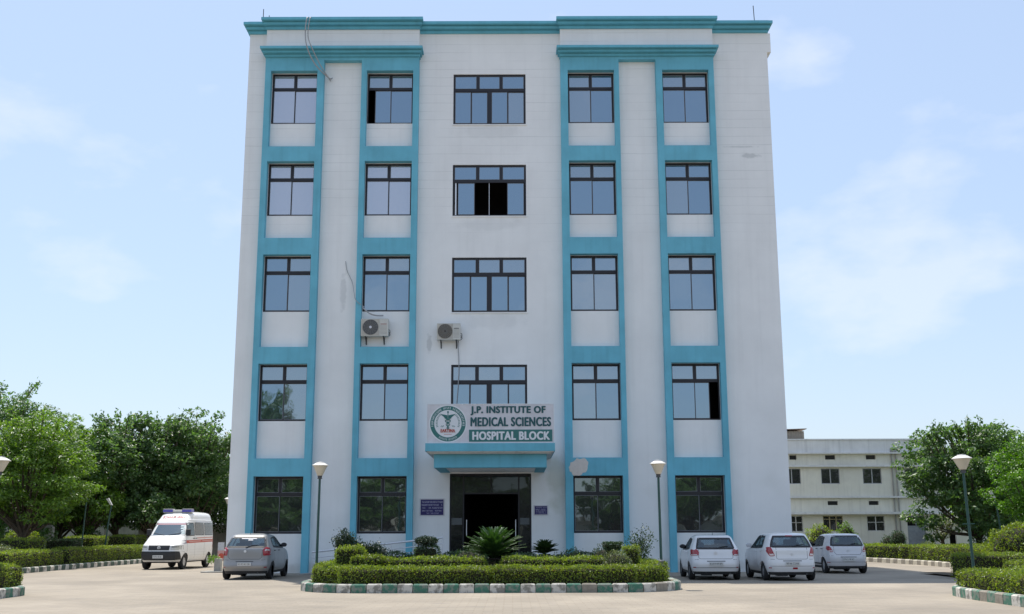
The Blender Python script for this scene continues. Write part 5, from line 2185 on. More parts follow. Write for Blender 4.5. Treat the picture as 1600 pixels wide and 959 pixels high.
    mb.build('speaker_box', M_ACW, lb)
    b.patch('tail_lamp', [(-.90, .9), (-.74, .9), (-.74, 1.3), (-.90, 1.3)], 'rear', M_RED, 0.01, o)
    b.patch('tail_lamp', [(.90, .9), (.74, .9), (.74, 1.3), (.90, 1.3)], 'rear', M_RED, 0.01, o)
    return o


ambulance()


# ================================================================== ISLANDS, KERBS, PLANTING
def arc(cx, cy, r, a0, a1, n=6):
    return [(cx + r * math.cos(R(a0 + (a1 - a0) * k / n)), cy + r * math.sin(R(a0 + (a1 - a0) * k / n))) for k in range(n + 1)]


KM = [M_KG, M_KW, M_KD]
isl = [(-5.87, -6.0), (-5.87, -12.3)] + arc(-3.97, -12.3, 1.9, 180, 270, 7)[1:] + [(2.75, -14.2)] + arc(2.75, -12.3, 1.9, 270, 360, 7)[1:] + [(4.65, -6.0)]
kerb_line('kerb', 'green and white painted kerb round the central hedge island', isl, alt, 0.405, 0.235, 0.2, 'painted kerbs of the planted islands', KM)
o = sheet('island_soil', isl, 0.15, M_SOIL)
H1 = dict(dens=1250, leaf=0.055)
hedge('hedge', 'long clipped hedge in front, left half of the central island', 'hedge', -2.62, -13.55, 4.1, 0.86, 0.55, 0, 0.15, **H1, rnd=0.09)
hedge('hedge', 'long clipped hedge in front, right half of the central island', 'hedge', 1.40, -13.55, 3.86, 0.86, 0.56, 0, 0.15, **H1, rnd=0.09)
hedge('hedge', 'slanting hedge piece at the left front corner of the central island', 'hedge', -4.83, -12.93, 1.35, 0.85, 0.56, R(-38), 0.15, **H1, rnd=0.12)
hedge('hedge', 'slanting hedge piece at the right front corner of the central island', 'hedge', 3.58, -12.98, 1.15, 0.85, 0.55, R(38), 0.15, **H1, rnd=0.12)
hedge('hedge', 'side hedge running back along the left edge of the central island', 'hedge', -5.25, -10.4, 3.9, 0.85, 0.60, R(90), 0.15, dens=800, leaf=0.05, rnd=0.09)
hedge('hedge', 'side hedge running back along the right edge of the central island', 'hedge', 4.03, -10.2, 4.2, 0.80, 0.60, R(90), 0.15, dens=800, leaf=0.05, rnd=0.09)
hedge('hedge', 'bright low hedge of the second row, left of the cycad', 'hedge', -2.30, -12.1, 3.05, 0.7, 0.77, 0, 0.15, dens=1000, leaf=0.055, rnd=0.12)
hedge('hedge', 'bright low hedge of the second row, right of the cycad', 'hedge', 1.15, -12.1, 2.95, 0.7, 0.77, 0, 0.15, dens=1000, leaf=0.055, rnd=0.12)
hedge('topiary', 'tall squarish topiary block at the left of the island', 'shrub', -4.68, -11.75, 0.80, 0.75, 1.08, 0, 0.15, dens=1000, leaf=0.055, rnd=0.16)
hedge('topiary', 'lower block joined to the tall squarish topiary on its right', 'shrub', -4.12, -12.2, 0.92, 0.6, 0.83, 0, 0.15, dens=1000, leaf=0.055, rnd=0.14)
hedge('topiary', 'narrow bright column topiary with flat top at the right of the island', 'shrub', 3.42, -11.75, 0.46, 0.46, 1.07, 0, 0.15, dens=1200, leaf=0.05, rnd=0.08)
ball_shrub('topiary', 'round variegated ball shrub in front of the column topiary', 'shrub', 2.93, -12.55, 0.15, 0.37, 0.36, 0.38, leaf=0.045, dens=1500, stem=0.12, m=L_VARIE, wob=0.05)
# inverted cone
o = empty('topiary', (2.95, -11.1, 0.15), 0, 'dark green inverted cone topiary with a flat top', 'shrub')
mb = MB()
mb.lathe([(0.05, 0), (0.05, 0.55), (0.08, 0.72), (0.24, 1.05)], 12)
mb.build('branches', M_CORE, o)
k = 2600
t = rng.random(k)
a = rng.uniform(0, 2 * PI, k)
side = rng.random(k) < 0.7
rr = np.where(side, 0.08 + 0.22 * t, 0.30 * np.sqrt(t))
zz = np.where(side, 0.66 + 0.44 * t, 1.10)
P = np.stack([rr * np.cos(a), rr * np.sin(a), zz], 1)
Nn = np.stack([np.cos(a) * side, np.sin(a) * side, np.where(side, -0.3, 1.0)], 1)
part('leaves', shape_leaves('leaves', P, unit(Nn), 0.045, 0.6, L_HEDGED, push=0.015), o)

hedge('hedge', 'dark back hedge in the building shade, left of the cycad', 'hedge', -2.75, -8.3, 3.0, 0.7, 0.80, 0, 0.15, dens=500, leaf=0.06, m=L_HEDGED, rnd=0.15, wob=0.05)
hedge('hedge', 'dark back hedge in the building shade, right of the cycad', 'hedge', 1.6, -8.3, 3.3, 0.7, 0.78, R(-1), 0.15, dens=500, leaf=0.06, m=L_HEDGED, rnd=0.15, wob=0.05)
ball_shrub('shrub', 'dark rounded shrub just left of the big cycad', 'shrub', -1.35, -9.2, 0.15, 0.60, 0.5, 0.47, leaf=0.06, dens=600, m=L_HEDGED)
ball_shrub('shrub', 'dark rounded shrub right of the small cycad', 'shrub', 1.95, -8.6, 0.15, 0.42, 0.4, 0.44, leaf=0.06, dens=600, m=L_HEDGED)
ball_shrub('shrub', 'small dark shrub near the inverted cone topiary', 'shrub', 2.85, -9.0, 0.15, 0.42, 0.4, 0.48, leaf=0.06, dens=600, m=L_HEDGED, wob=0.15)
# square shrub with a round dark cap
o2 = hedge('topiary', 'squared green topiary with a darker round cap by the ramp rail', 'shrub', -2.66, -9.6, 0.70, 0.6, 1.05, 0, 0.15, dens=1000, leaf=0.05, m=L_HEDGED, rnd=0.1)
P, Nn = ellipsoid_points(1600, 0.33, 0.3, 0.12)
P[:, 2] += 1.16
part('cap', shape_leaves('cap', P, Nn, 0.05, 0.6, L_JUN, push=0.02), o2)
mb = MB()
mb.lathe([(0.03, 0.9), (0.03, 1.07), (0.27, 1.10), (0.25, 1.20), (0.05, 1.25)], 12)
mb.build('cap_branches', M_CORE, o2)


def spray_shrub(label, x, y, z, branches, m, leaf, per, spread, seed, stem_r=0.02):
    rg = np.random.default_rng(seed)
    o = empty('shrub', (x, y, z), 0, label, 'shrub')
    mb = MB()
    C, D, Nn = [], [], []
    for (dx, dy, dz) in branches:
        e = np.array([dx, dy, dz])
        mid = e * 0.5 + np.array([0, 0, dz * 0.12])
        mb.tube([(0, 0, 0), tuple(mid), tuple(e)], [stem_r, stem_r * 0.7, stem_r * 0.3], 5)
        t = rg.uniform(0.35, 1.05, (per, 1))
        c = 2 * (1 - t) * t * mid + t * t * e
        C.append(c + rg.normal(0, spread, (per, 3)) * (0.5 + t))
        D.append(e / np.linalg.norm(e) + rg.normal(0, 0.7, (per, 3)))
        Nn.append(rg.normal(0, 1, (per, 3)) + np.array([0, 0, 0.6]))
    mb.build('stems', M_BARK, o)
    c = np.concatenate(C)
    part('leaves', leaf_mesh('leaves', c, np.concatenate(D), np.concatenate(Nn), leaf * rg.uniform(.7, 1.3, len(c)), leaf * 0.45, m), o)
    return o


spray_shrub('spreading dark juniper with ragged arms behind the squarish topiary', -4.85, -10.0, 0.15,
            [(-.50, 0, 1.20), (-.30, 0, 1.38), (-.10, 0, 1.25), (.15, 0, 1.05), (.45, 0, .95), (.72, 0, .98), (.90, 0, .85), (-.42, .1, 1.0), (0.3, -.1, .95), (-.2, .1, 1.05), (.6, 0, .9)], L_JUN, 0.07, 1100, 0.055, 4, 0.03)
spray_shrub('thin open twiggy shrub beside the column topiary and lamp post', 3.85, -9.6, 0.15,
            [(-.28, 0, 1.1), (-.1, 0, 1.3), (.15, .1, 1.48), (.30, 0, 1.40), (.42, 0, 1.2), (.3, -.1, 1.0), (-.05, .1, 1.0), (.1, 0, 1.2)], L_HEDGED, 0.085, 110, 0.07, 9, 0.014)


def cycad(label, x, y, z, trunk_h, R0, n, seed, m, droop=True, up=1.0, nold=14):
    rg = random.Random(seed)
    rn = np.random.default_rng(seed)
    o = empty('cycad', (x, y, z), 0, label, 'cycad')
    mb = MB()
    prof = []
    nz = 9
    for k in range(nz + 1):
        zz = trunk_h * k / nz
        prof.append((0.20 + 0.02 * (k % 2) - 0.03 * k / nz, zz))
    mb.lathe(prof, 14)
    mb.build('trunk', mat('cycad_trunk', (0.035, 0.026, 0.018), 1.0, var=0.5, vscale=20, bump=0.8, bscale=40), o)

    def frond(L, arch, mt, nm, w):
        K = 34
        t = np.linspace(0, 1, K)
        px = L * (t * 0.95)
        pz = L * (arch * t - 0.75 * arch * t ** 2.1)
        rach = np.stack([px, np.zeros(K), pz], 1)
        mbf = []
        c, d, nn, ln = [], [], [], []
        for i in range(3, K):
            tg = rach[i] - rach[i - 1]
            tg /= np.linalg.norm(tg)
            nup = np.cross(tg, [0, 1, 0]) * -1
            ll = w * math.sin(min(1, (t[i] * 1.15 + 0.12)) * PI * 0.93) + 0.03
            for s in (-1, 1):
                dr = np.array([0, s, 0]) * 0.85 + tg * 0.55 + np.array([0, 0, 0.22]) + rn.normal(0, 0.05, 3)
                dr /= np.linalg.norm(dr)
                c.append(rach[i] + dr * ll / 2)
                d.append(dr)
                nn.append(np.array([0, 0, 1.0]) + np.array([0, -s * 0.45, 0]))
                ln.append(ll)
        me = leaf_mesh(nm, np.array(c), np.array(d), np.array(nn), np.array(ln), 0.032, mt)
        # rachis joined in
        bm = bmesh.new()
        bm.from_mesh(me)
        prev = None
        for i in range(0, K, 3):
            p = rach[i]
            r = 0.012 * (1 - 0.7 * t[i])
            ring = [bm.verts.new((p[0], p[1] + a * r, p[2] + b_ * r)) for a, b_ in ((1, 0), (0, 1), (-1, 0), (0, -1))]
            if prev:
                for q in range(4):
                    bm.faces.new((prev[q], prev[(q + 1) % 4], ring[(q + 1) % 4], ring[q]))
            prev = ring
        bm.to_mesh(me)
        bm.free()
        return me
    fm = [frond(R0 * s_, a_, m, 'frond', 0.16) for s_, a_ in ((0.92, 0.55), (0.98, 0.5), (1.02, 0.42), (0.98, 0.3))]
    om = [frond(R0 * 0.98, 0.10, L_CYOLD, 'old_frond', 0.13), frond(R0 * 0.9, 0.02, L_HEDGED, 'old_frond', 0.13)]
    for k in range(n):
        lv = k / n
        f = part('frond', fm[min(3, int(lv * 4))], o, (0, 0, trunk_h), k * 2.39996 + rg.uniform(-.1, .1))
        f.rotation_euler.y = -R(66 - 62 * lv + rg.uniform(-5, 5)) * up
        s = rg.uniform(0.88, 1.08)
        f.scale = (s, s, s)
    for k in range(nold):
        f = part('old_frond', om[k % 2], o, (0, 0, trunk_h - 0.05), k * 2.39996 + 1 + rg.uniform(-.2, .2))
        f.rotation_euler.y = R(rg.uniform(2, 24))
    return o


cycad('large arching sago cycad in the middle of the central island', -0.57, -11.4, 0.15, 0.68, 1.02, 84, 3, L_CYCAD, nold=20)
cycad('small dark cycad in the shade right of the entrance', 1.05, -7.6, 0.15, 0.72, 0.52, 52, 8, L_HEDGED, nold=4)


# ------------------------------------------------------------------ lamp posts
def lamp_post(label, x, y, z=0.0, h=3.62, lean=(0, 0), cross=False, sc_=1.0):
    o = empty('lamp_post', (x, y, z), 0, label, 'lamp post', 'garden lamp posts with cone lanterns')
    hh = h - z
    zb = hh - 0.41
    mb = MB()
    mb.tube([(0, 0, 0), (0, 0, 0.5), (0, 0, zb)], [0.045, 0.04, 0.034], 10)
    mb.build('pole', M_POLE, o, True)
    mb = MB()
    mb.lathe([(0.075, zb - 0.09), (0.06, zb - 0.05), (0.07, zb)], 12)
    mb.build('collar', M_GRILL, o, True)
    mb = MB()
    mb.lathe([(0.075 * sc_, zb + .001), (0.10 * sc_, zb + 0.05), (0.20 * sc_, zb + 0.275), (0.205 * sc_, zb + 0.285)], 20)
    mb.build('lantern', M_LAMP, o, True)
    mb = MB()
    mb.lathe([(0.235 * sc_, zb + 0.286), (0.24 * sc_, zb + 0.30), (0.13 * sc_, zb + 0.37), (0.10 * sc_, zb + 0.375), (0.10 * sc_, zb + 0.40), (0.02, zb + 0.41)], 20)
    mb.build('lid', M_LAMPLID, o, True)
    if cross:
        mb = MB()
        mb.tube([(-.16, 0, hh * 0.47), (.16, 0, hh * 0.47)], 0.015, 6)
        mb.build('crossbar', M_POLE, o)
    o.rotation_euler = (R(lean[1]), R(lean[0]), 0)
    return o


lamp_post('lamp post at the left end of the central island hedge', -5.66, -11.75, 0.15, 3.62, (0.4, 0))
lr = lamp_post('lamp post at the right end of the central island, cloth tied round it', 4.25, -12.1, 0.15, 3.62, (-0.3, 0))
mb = MB()
rg = random.Random(2)
for k in range(3):
    mb.lathe([(0.05, 0.42 + .07 * k), (0.075 + rg.uniform(0, .015), 0.46 + .07 * k), (0.055, 0.50 + .07 * k)], 10, (rg.uniform(-.01, .01), 0, 0))
mb.hull8([(-.09, -.03, .2), (-.03, -.02, .18), (-.03, .02, .18), (-.09, .03, .2)], [(-.08, -.06, .62), (0, -.06, .62), (0, .02, .62), (-.08, .02, .62)])
mb.build('tied_cloth', mat('dirty_cloth', (0.34, 0.32, 0.30), 0.95, var=0.4, vscale=15), lr)
lamp_post('lamp post cut by the left edge of the picture, near the kerb corner', -13.82, -14.4, 0.12, 3.62, (0, 0), sc_=1.12)
lamp_post('slightly leaning lamp post behind the near right hedge', 12.2, -14.45, 0.12, 3.6, (-1.4, 0), True, 1.12)
lamp_post('lamp post among the trees behind the left roadside hedge', -21.6, 12.0, 0.1, 3.75, (2.0, 0))
lamp_post('lamp post half hidden by the left corner of the hospital', -16.75, 21.5, 0.0, 3.62, (0, 0))


def street_lamp(label, x, y, h, lean):
    o = empty('street_lamp', (x, y, 0), 0, label, 'street lamp')
    mb = MB()
    mb.tube([(0, 0, 0), (lean * 0.6, 0, h * 0.7), (lean, 0, h)], [0.05, 0.04, 0.03], 8)
    mb.build('pole', M_POLE, o, True)
    mb = MB()
    mb.hull8([(lean - .05, -.05, h - .02), (lean + .05, -.05, h - .02), (lean + .05, .05, h - .02), (lean - .05, .05, h - .02)],
             [(lean - .28, -.07, h + .30), (lean - .16, -.07, h + .34), (lean - .16, .07, h + .34), (lean - .28, .07, h + .30)])
    mb.build('lamp_head', M_LAMPLID, o)
    return o


street_lamp('slim street lamp with small slanted white head under the right trees', 23.3, 9.0, 3.1, -0.25)
street_lamp('dark pole with small white head beside the left lamp post', -21.0, 13.5, 3.0, 0.25)

# ------------------------------------------------------------------ left side: kerb, hedges, shrubs
LKP = [(-19.55, -3.5), (-19.6, 0), (-19.75, 6), (-19.7, 10), (-19.55, 14), (-19.7, 18), (-20.2, 24)]
kerb_line('kerb', 'long dark green and white kerb along the left roadside hedge', LKP, lambda k, n: k % 2, 0.42, 0.22, 0.2, 'painted kerbs of the planted islands',
          [mat('kerb_dark_green', (0.08, 0.115, 0.09), 0.9, var=0.4, vscale=6), M_KW, M_KD])
sheet('left_garden', [(-19.6, -3.5)] + LKP[1:] + [(-20, 45), (-70, 45), (-70, -3.5)], 0.10, M_LAWN)
HL = dict(dens=420, leaf=0.07, rnd=0.1, wob=0.03)
hedge('hedge', 'short clipped hedge at the left picture edge behind the kerb', 'hedge', -20.35, -1.9, 2.6, 0.9, 0.82, R(90), 0.1, **HL)
hedge('hedge', 'long clipped roadside hedge left of the ambulance, nearer section', 'hedge', -20.42, 3.0, 5.9, 0.9, 0.80, R(91), 0.1, **HL)
hedge('hedge', 'long clipped roadside hedge left of the ambulance, farther section', 'hedge', -20.42, 12.4, 11.6, 0.9, 0.84, R(90), 0.1, **HL)
hedge('hedge', 'squared hedge block behind the roadside hedge, leftmost', 'hedge', -22.0, 0.6, 1.6, 1.5, 1.28, R(90), 0.1, **HL)
hedge('hedge', 'squared hedge block behind the gap of the roadside hedge', 'hedge', -22.0, 6.1, 1.7, 1.5, 1.27, R(90), 0.1, **HL)
hedge('hedge', 'squared dark hedge block in front of the round dark shrub', 'hedge', -21.9, 10.6, 1.2, 1.4, 1.22, R(90), 0.1, dens=420, leaf=0.07, m=L_HEDGED, rnd=0.1)
hedge('hedge', 'squared hedge block with flat top behind the roadside hedge, middle', 'hedge', -21.9, 13.4, 2.1, 1.6, 1.34, R(90), 0.1, **HL)
hedge('hedge', 'squared hedge block behind the roadside hedge next to the ambulance', 'hedge', -21.6, 18.6, 2.2, 1.6, 1.37, R(90), 0.1, **HL)
ball_shrub('shrub', 'pale mound shaped shrub among the left hedge blocks', 'shrub', -22.0, 3.6, 0.1, 0.9, 0.9, 0.50, leaf=0.07, dens=350, m=L_VARIE)
ball_shrub('shrub', 'big round yellowish green shrub beneath the bright tree', 'shrub', -24.4, 11.5, 0.1, 0.85, 0.8, 0.85, leaf=0.09, dens=350, m=L_HEDGE)
ball_shrub('shrub', 'round dark green shrub right of the left lamp post', 'shrub', -23.6, 18.5, 0.1, 0.80, 0.8, 0.80, leaf=0.09, dens=300, m=L_TREEC, wob=0.15)
# near left island corner
kl = [(-12.75, -21)] + [(-12.75, -15.2)] + arc(-14.15, -15.2, 1.4, 0, 90, 5)[1:] + [(-22, -13.8)]
kerb_line('kerb', 'kerb corner of the near island at the left picture edge', kl, alt, 0.42, 0.235, 0.2, 'painted kerbs of the planted islands', KM)
sheet('near_left_garden', kl + [(-22, -21)], 0.12, M_SOIL)
hedge('hedge', 'rounded end of the near hedge at the left picture edge', 'hedge', -13.72, -15.0, 1.5, 1.5, 0.72, 0, 0.12, dens=1000, leaf=0.05, rnd=0.25)
hedge('hedge', 'near left hedge running toward the camera beside its kerb', 'hedge', -13.45, -18.2, 4.6, 1.0, 0.62, R(90), 0.12, dens=500, leaf=0.055, rnd=0.1)

# sentry pillar with planter and boards at the left building corner
o = empty('planter_pillar', (-11.95, 1.5, 0), 0, 'low concrete pillar with a trailing plant by the left building corner', 'pillar')
mb = MB()
mb.cbox((0, 0, 0.30), (0.26, 0.26, 0.50), 0, 0.01)
mb.cbox((0.05, 0, 0.025), (1.2, 1.1, 0.05), 0, 0.01)
mb.build('pillar', M_CONC, o)
P, Nn = ellipsoid_points(260, 0.22, 0.15, 0.12)
part('plant', shape_leaves('plant', P + np.array([-.18, 0, .52]), Nn, 0.08, 0.5, L_TREEA, push=0.04), o)
o = empty('notice_board', (-12.15, 2.6, 0), 0, 'narrow white board with a red lower half behind the concrete pillar', 'sign')
mb = MB()
mb.box(-.13, .13, -.02, .02, 0.85, 1.18)
mb.build('upper_panel', mat('board_white', (0.45, 0.46, 0.48), 0.6), o)
mb = MB()
mb.box(-.13, .13, -.02, .02, 0.44, 0.849)
mb.build('lower_panel', mat('board_pink', (0.52, 0.30, 0.28), 0.6), o)
mb = MB()
mb.lathe([(0.09, -0.006), (0.115, -0.006), (0.115, 0.0), (0.09, 0.0)], 18, (0.03, -.021, 0.62), 'y')
mb.build('red_ring', M_SRED, o)
mb = MB()
mb.tube([(0, .03, 0), (0, .03, 1.1)], 0.02, 6)
mb.build('post', M_POLE, o)
o = empty('blue_board', (-12.45, 5.0, 0), 0, 'pale blue board standing behind the red and white notice board', 'sign')
mb = MB()
mb.box(-.02, .38, -.02, .02, 0.9, 1.78)
mb.build('panel', mat('board_blue', (0.25, 0.36, 0.40), 0.6), o)
mb = MB()
mb.tube([(.36, .04, 0), (.36, .04, 1.9)], 0.025, 6)
mb.build('post', M_POLE, o)

# ------------------------------------------------------------------ right side
RKP = [(17.2, 19.0), (18.1, 15.0), (18.75, 12.0), (19.1, 8.5), (19.15, 4.0), (19.1, -1.0)]
kerb_line('kerb', 'cream and bare concrete kerb along the far right hedge', RKP, lambda k, n: k % 2, 0.42, 0.22, 0.2, 'painted kerbs of the planted islands', [M_KC, M_KD, M_KD])
sheet('right_garden', RKP + [(70, -1), (70, 33), (17.2, 33)], 0.10, M_LAWN)
hedge('hedge', 'far right clipped hedge beside the cream kerb, far section', 'hedge', 19.35, 14.0, 5.0, 0.9, 0.80, R(110), 0.1, **HL)
hedge('hedge', 'far right clipped hedge beside the cream kerb, middle section', 'hedge', 20.0, 8.3, 5.6, 0.9, 0.82, R(92), 0.1, **HL)
hedge('hedge', 'far right clipped hedge beside the cream kerb, near section', 'hedge', 20.05, 2.5, 5.2, 0.9, 0.85, R(90), 0.1, **HL)
hedge('hedge', 'second row hedge before the cream building, left part', 'hedge', 19.9, 20.5, 5.5, 0.8, 0.78, R(5), 0.1, **HL)
hedge('hedge', 'second row hedge before the cream building, right part', 'hedge', 25.6, 17.6, 6.0, 0.9, 0.75, R(-5), 0.1, **HL)
hedge('hedge', 'low hedge block under the big right tree', 'hedge', 23.0, 12.5, 2.5, 1.1, 0.80, 0, 0.1, **HL)
hedge('hedge', 'low hedge block right of the slim street lamp', 'hedge', 25.5, 10.2, 2.8, 1.1, 0.85, 0, 0.1, **HL)
ball_shrub('topiary', 'round topiary ball on a short stem before the cream building', 'shrub', 20.3, 14.8, 0.1, 0.38, 0.38, 0.42, leaf=0.07, dens=500, m=L_HEDGED, stem=0.62, wob=0.06)
ball_shrub('shrub', 'low round shrub right of the stemmed topiary ball', 'shrub', 22.0, 15.2, 0.1, 0.5, 0.5, 0.42, leaf=0.07, dens=400, m=L_HEDGE)
ball_shrub('shrub', 'tiny dark shrub between the two round ones', 'shrub', 21.2, 19.2, 0.1, 0.36, 0.36, 0.5, leaf=0.07, dens=400, m=L_HEDGED, stem=0.2)
ball_shrub('shrub', 'leafy bush in front of the cream building, behind the rightmost car roof', 'shrub', 17.75, 20.5, 0.0, 0.78, 0.7, 0.95, leaf=0.10, dens=300, m=L_HEDGE, wob=0.15)
ball_shrub('shrub', 'lighter leafy bush right of the one behind the rightmost car roof', 'shrub', 19.35, 20.8, 0.0, 0.55, 0.6, 1.0, leaf=0.10, dens=300, m=L_TREEA, wob=0.2)
# near right island
kr = [(10.85, -24)] + [(10.85, -17.5), (10.95, -16.6)] + arc(12.15, -16.4, 1.15, 180, 90, 5)[0:] + [(24, -15.25)]
kerb_line('kerb', 'nearest green and white kerb at the right picture edge', kr, alt, 0.42, 0.235, 0.2, 'painted kerbs of the planted islands', KM)
sheet('near_right_garden', kr + [(24, -24)], 0.12, M_SOIL)
hedge('hedge', 'large near hedge at the right picture edge behind its kerb', 'hedge', 11.95, -18.6, 5.2, 1.75, 0.56, R(91), 0.12, dens=900, leaf=0.055, rnd=0.12)
hedge('hedge', 'hedge wing going right behind the large near hedge', 'hedge', 15.0, -15.9, 5.0, 0.9, 0.60, 0, 0.12, dens=450, leaf=0.06, rnd=0.1)
# the middle right island behind it
km = [(15.0, -9.5)] + arc(15.8, -8.5, 1.2, 200, 110, 4) + [(26, -7.0), (26, -9.5)]
hedge('hedge', 'squared hedge behind the right leaning lamp post', 'hedge', 16.55, -6.0, 2.9, 1.3, 0.85, 0, 0.0, dens=500, leaf=0.065, rnd=0.12)
hedge('hedge', 'squared hedge at the right edge behind the large near hedge', 'hedge', 15.65, -11.0, 1.9, 1.2, 0.74, 0, 0.0, dens=600, leaf=0.06, rnd=0.12)
ball_shrub('shrub', 'large rounded leafy shrub at the right picture edge', 'shrub', 18.5, -3.5, 0.0, 1.15, 1.0, 0.92, leaf=0.09, dens=420, m=L_HEDGE, wob=0.12)
sheet('middle_right_garden', [(15.0, -12), (26, -12), (26, -2), (15.2, -2)], 0.06, M_SOIL)


# ================================================================== THE CREAM WING ON THE RIGHT
WG = empty('cream_building', (27, 35, 0), 0, 'long cream two storey building with ledges and dark windows', 'building')


def wg(mb, name, m, smooth=False, label=None):
    o = mb.build(name, m, None, smooth)
    o.data.transform(Matrix.Translation((-27, -35, 0)))
    o.parent = WG
    if label:
        o['label'] = label
    return o


W0, W1, WGY = 9.0, 31.0, 35.0
wx_big = [(17.2, 18.5), (19.3, 20.6), (22.05, 23.37), (25.02, 26.36), (28.0, 29.3)]
vents = [(19.85, 20.35), (22.40, 23.12), (25.32, 26.02), (28.22, 28.95)]
hs = [(a, b, 4.84, 5.93) for a, b in wx_big] + [(a, b, 6.56, 6.87) for a, b in vents] + [(a, b, 3.35, 3.63) for a, b in vents[1:3]]
LOWW = [(19.6, 20.55, 1.5, 2.6), (22.0, 23.4, 1.53, 2.6), (25.1, 26.35, 1.53, 2.6)]
hs += LOWW + [(27.95, 29.2, 0.1, 2.6)]
mb = MB()
holed_wall(mb, W0, W1, 0, 7.98, WGY, 0.22, hs)
mb.box(W0, W1, WGY + 8, WGY + 8.1, 0, 7.98)
mb.add([(W0, WGY, 0), (W0, WGY + 8, 0), (W0, WGY + 8, 7.98), (W0, WGY, 7.98)], [(0, 1, 2, 3)])
mb.add([(W1, WGY, 0), (W1, WGY + 8, 0), (W1, WGY + 8, 7.98), (W1, WGY, 7.98)], [(0, 1, 2, 3)])
mb.add([(W0, WGY + .3, 7.5), (W1, WGY + .3, 7.5), (W1, WGY + 8, 7.5), (W0, WGY + 8, 7.5)], [(0, 1, 2, 3)])
wg(mb, 'wall', M_CREAM)
mb = MB()
mb.box(W0 + .2, W1 - .2, WGY + 0.6, WGY + 0.7, 0.1, 7.4)
wg(mb, 'interior', M_DARK)
mb = MB()
mb.box(W0 - .1, W1 + .1, WGY - 0.10, WGY - 0.003, 7.05, 7.93)
wg(mb, 'parapet', M_CREAMW)
for z0, z1, p in ((7.935, 8.03, .16), (6.95, 7.045, .35), (6.03, 6.15, .30), (3.84, 3.96, .22), (2.70, 2.86, .50)):
    mb = MB()
    mb.box(W0 - .1, W1 + .1, WGY - p, WGY - 0.001 if z0 != 7.935 else WGY + .3, z0, z1)
    wg(mb, 'ledge', M_CREAMW)
for a, b in vents:
    for zr in ((6.56, 6.87),) + (((3.35, 3.63),) if (a, b) in vents[1:3] else ()):
        mb = MB()
        z = zr[0] + .03
        while z < zr[1] - .02:
            mb.box(a + .001, b - .001, WGY + .06, WGY + .10, z, z + .02)
            z += .055
        wg(mb, 'vent_grille', M_GRILL)
for (a, b) in wx_big:
    mb = MB()
    t = .05
    mb.box(a, b, WGY + .06, WGY + .12, 4.84, 4.84 + t)
    mb.box(a, b, WGY + .06, WGY + .12, 5.93 - t, 5.93)
    mb.box(a, a + t, WGY + .06, WGY + .12, 4.84 + t, 5.93 - t)
    mb.box(b - t, b, WGY + .06, WGY + .12, 4.84 + t, 5.93 - t)
    mb.box((a + b) / 2 - .035, (a + b) / 2 + .035, WGY + .05, WGY + .12, 4.84 + t, 5.93 - t)
    f = wg(mb, 'window', mat('wing_frame_grey', (0.36, 0.37, 0.38), 0.6))
    mb = MB()
    for x0_, x1_ in ((a + t, (a + b) / 2 - .035), ((a + b) / 2 + .035, b - t)):
        mb.box(x0_, x1_, WGY + .085, WGY + .095, 4.84 + t, 5.93 - t)
    o = mb.build('pane', M_WGLASS)
    o.data.transform(Matrix.Translation((-27, -35, 0)))
    o.parent = f
for i, (a, b, c, d) in enumerate(LOWW):
    fm = mat('wing_frame_yellow', (0.42, 0.36, 0.20), 0.6) if i == 1 else M_CREAMW
    mb = MB()
    t = .05
    mb.box(a, b, WGY + .04, WGY + .10, c, c + t)
    mb.box(a, b, WGY + .04, WGY + .10, d - t, d)
    mb.box(a, a + t, WGY + .04, WGY + .10, c + t, d - t)
    mb.box(b - t, b, WGY + .04, WGY + .10, c + t, d - t)
    vb = [a + (b - a) / 3, a + (b - a) * 2 / 3] if i == 1 else [(a + b) / 2]
    zt = c + (d - c) * (.78 if i == 1 else .58)
    for x in vb:
        mb.box(x - .035, x + .035, WGY + .03, WGY + .10, c + t, d - t)
    mb.box(a + t, b - t, WGY + .036, WGY + .10, zt - .025, zt + .025)
    f = wg(mb, 'window', fm)
    mb = MB()
    mb.box(a + .02, b - .02, WGY + .11, WGY + .115, c + .02, d - .02)
    o = mb.build('pane', M_WGLASS)
    o.data.transform(Matrix.Translation((-27, -35, 0)))
    o.parent = f
    mb = MB()
    n_ = 12
    for k in range(n_):
        x = a + (b - a) * (k + .5) / n_
        mb.box(x - .006, x + .006, WGY + .015, WGY + .027, c, d)
    o = mb.build('window_grille', M_GRILL)
    o.data.transform(Matrix.Translation((-27, -35, 0)))
    o.parent = f
mb = MB()
mb.box(27.95, 29.2, WGY + .05, WGY + .12, 0.1, 1.9)
mb.box(27.95, 29.2, WGY + .05, WGY + .12, 2.5, 2.6)
mb.box(28.55, 28.61, WGY + .04, WGY + .12, 1.9, 2.5)
wg(mb, 'door', mat('wing_door_grey', (0.30, 0.33, 0.36), 0.6, var=.2, vscale=5))
for x in (27.12, 27.42):
    mb = MB()
    mb.tube([(x, WGY - .08, 0), (x, WGY - .08, 2.69)], .05, 8)
    mb.tube([(x, WGY - .08, 2.88), (x, WGY - .08, 7.3)], .05, 8)
    wg(mb, 'drainpipe', M_CONC, True)
mb = MB()
mb.box(27.05, 27.5, WGY - .16, WGY - .101, 6.95 + .12, 7.35)
mb.box(27.6, 27.7, WGY - .2, WGY - .101, 7.1, 7.45)
wg(mb, 'rainwater_box', M_CONC)
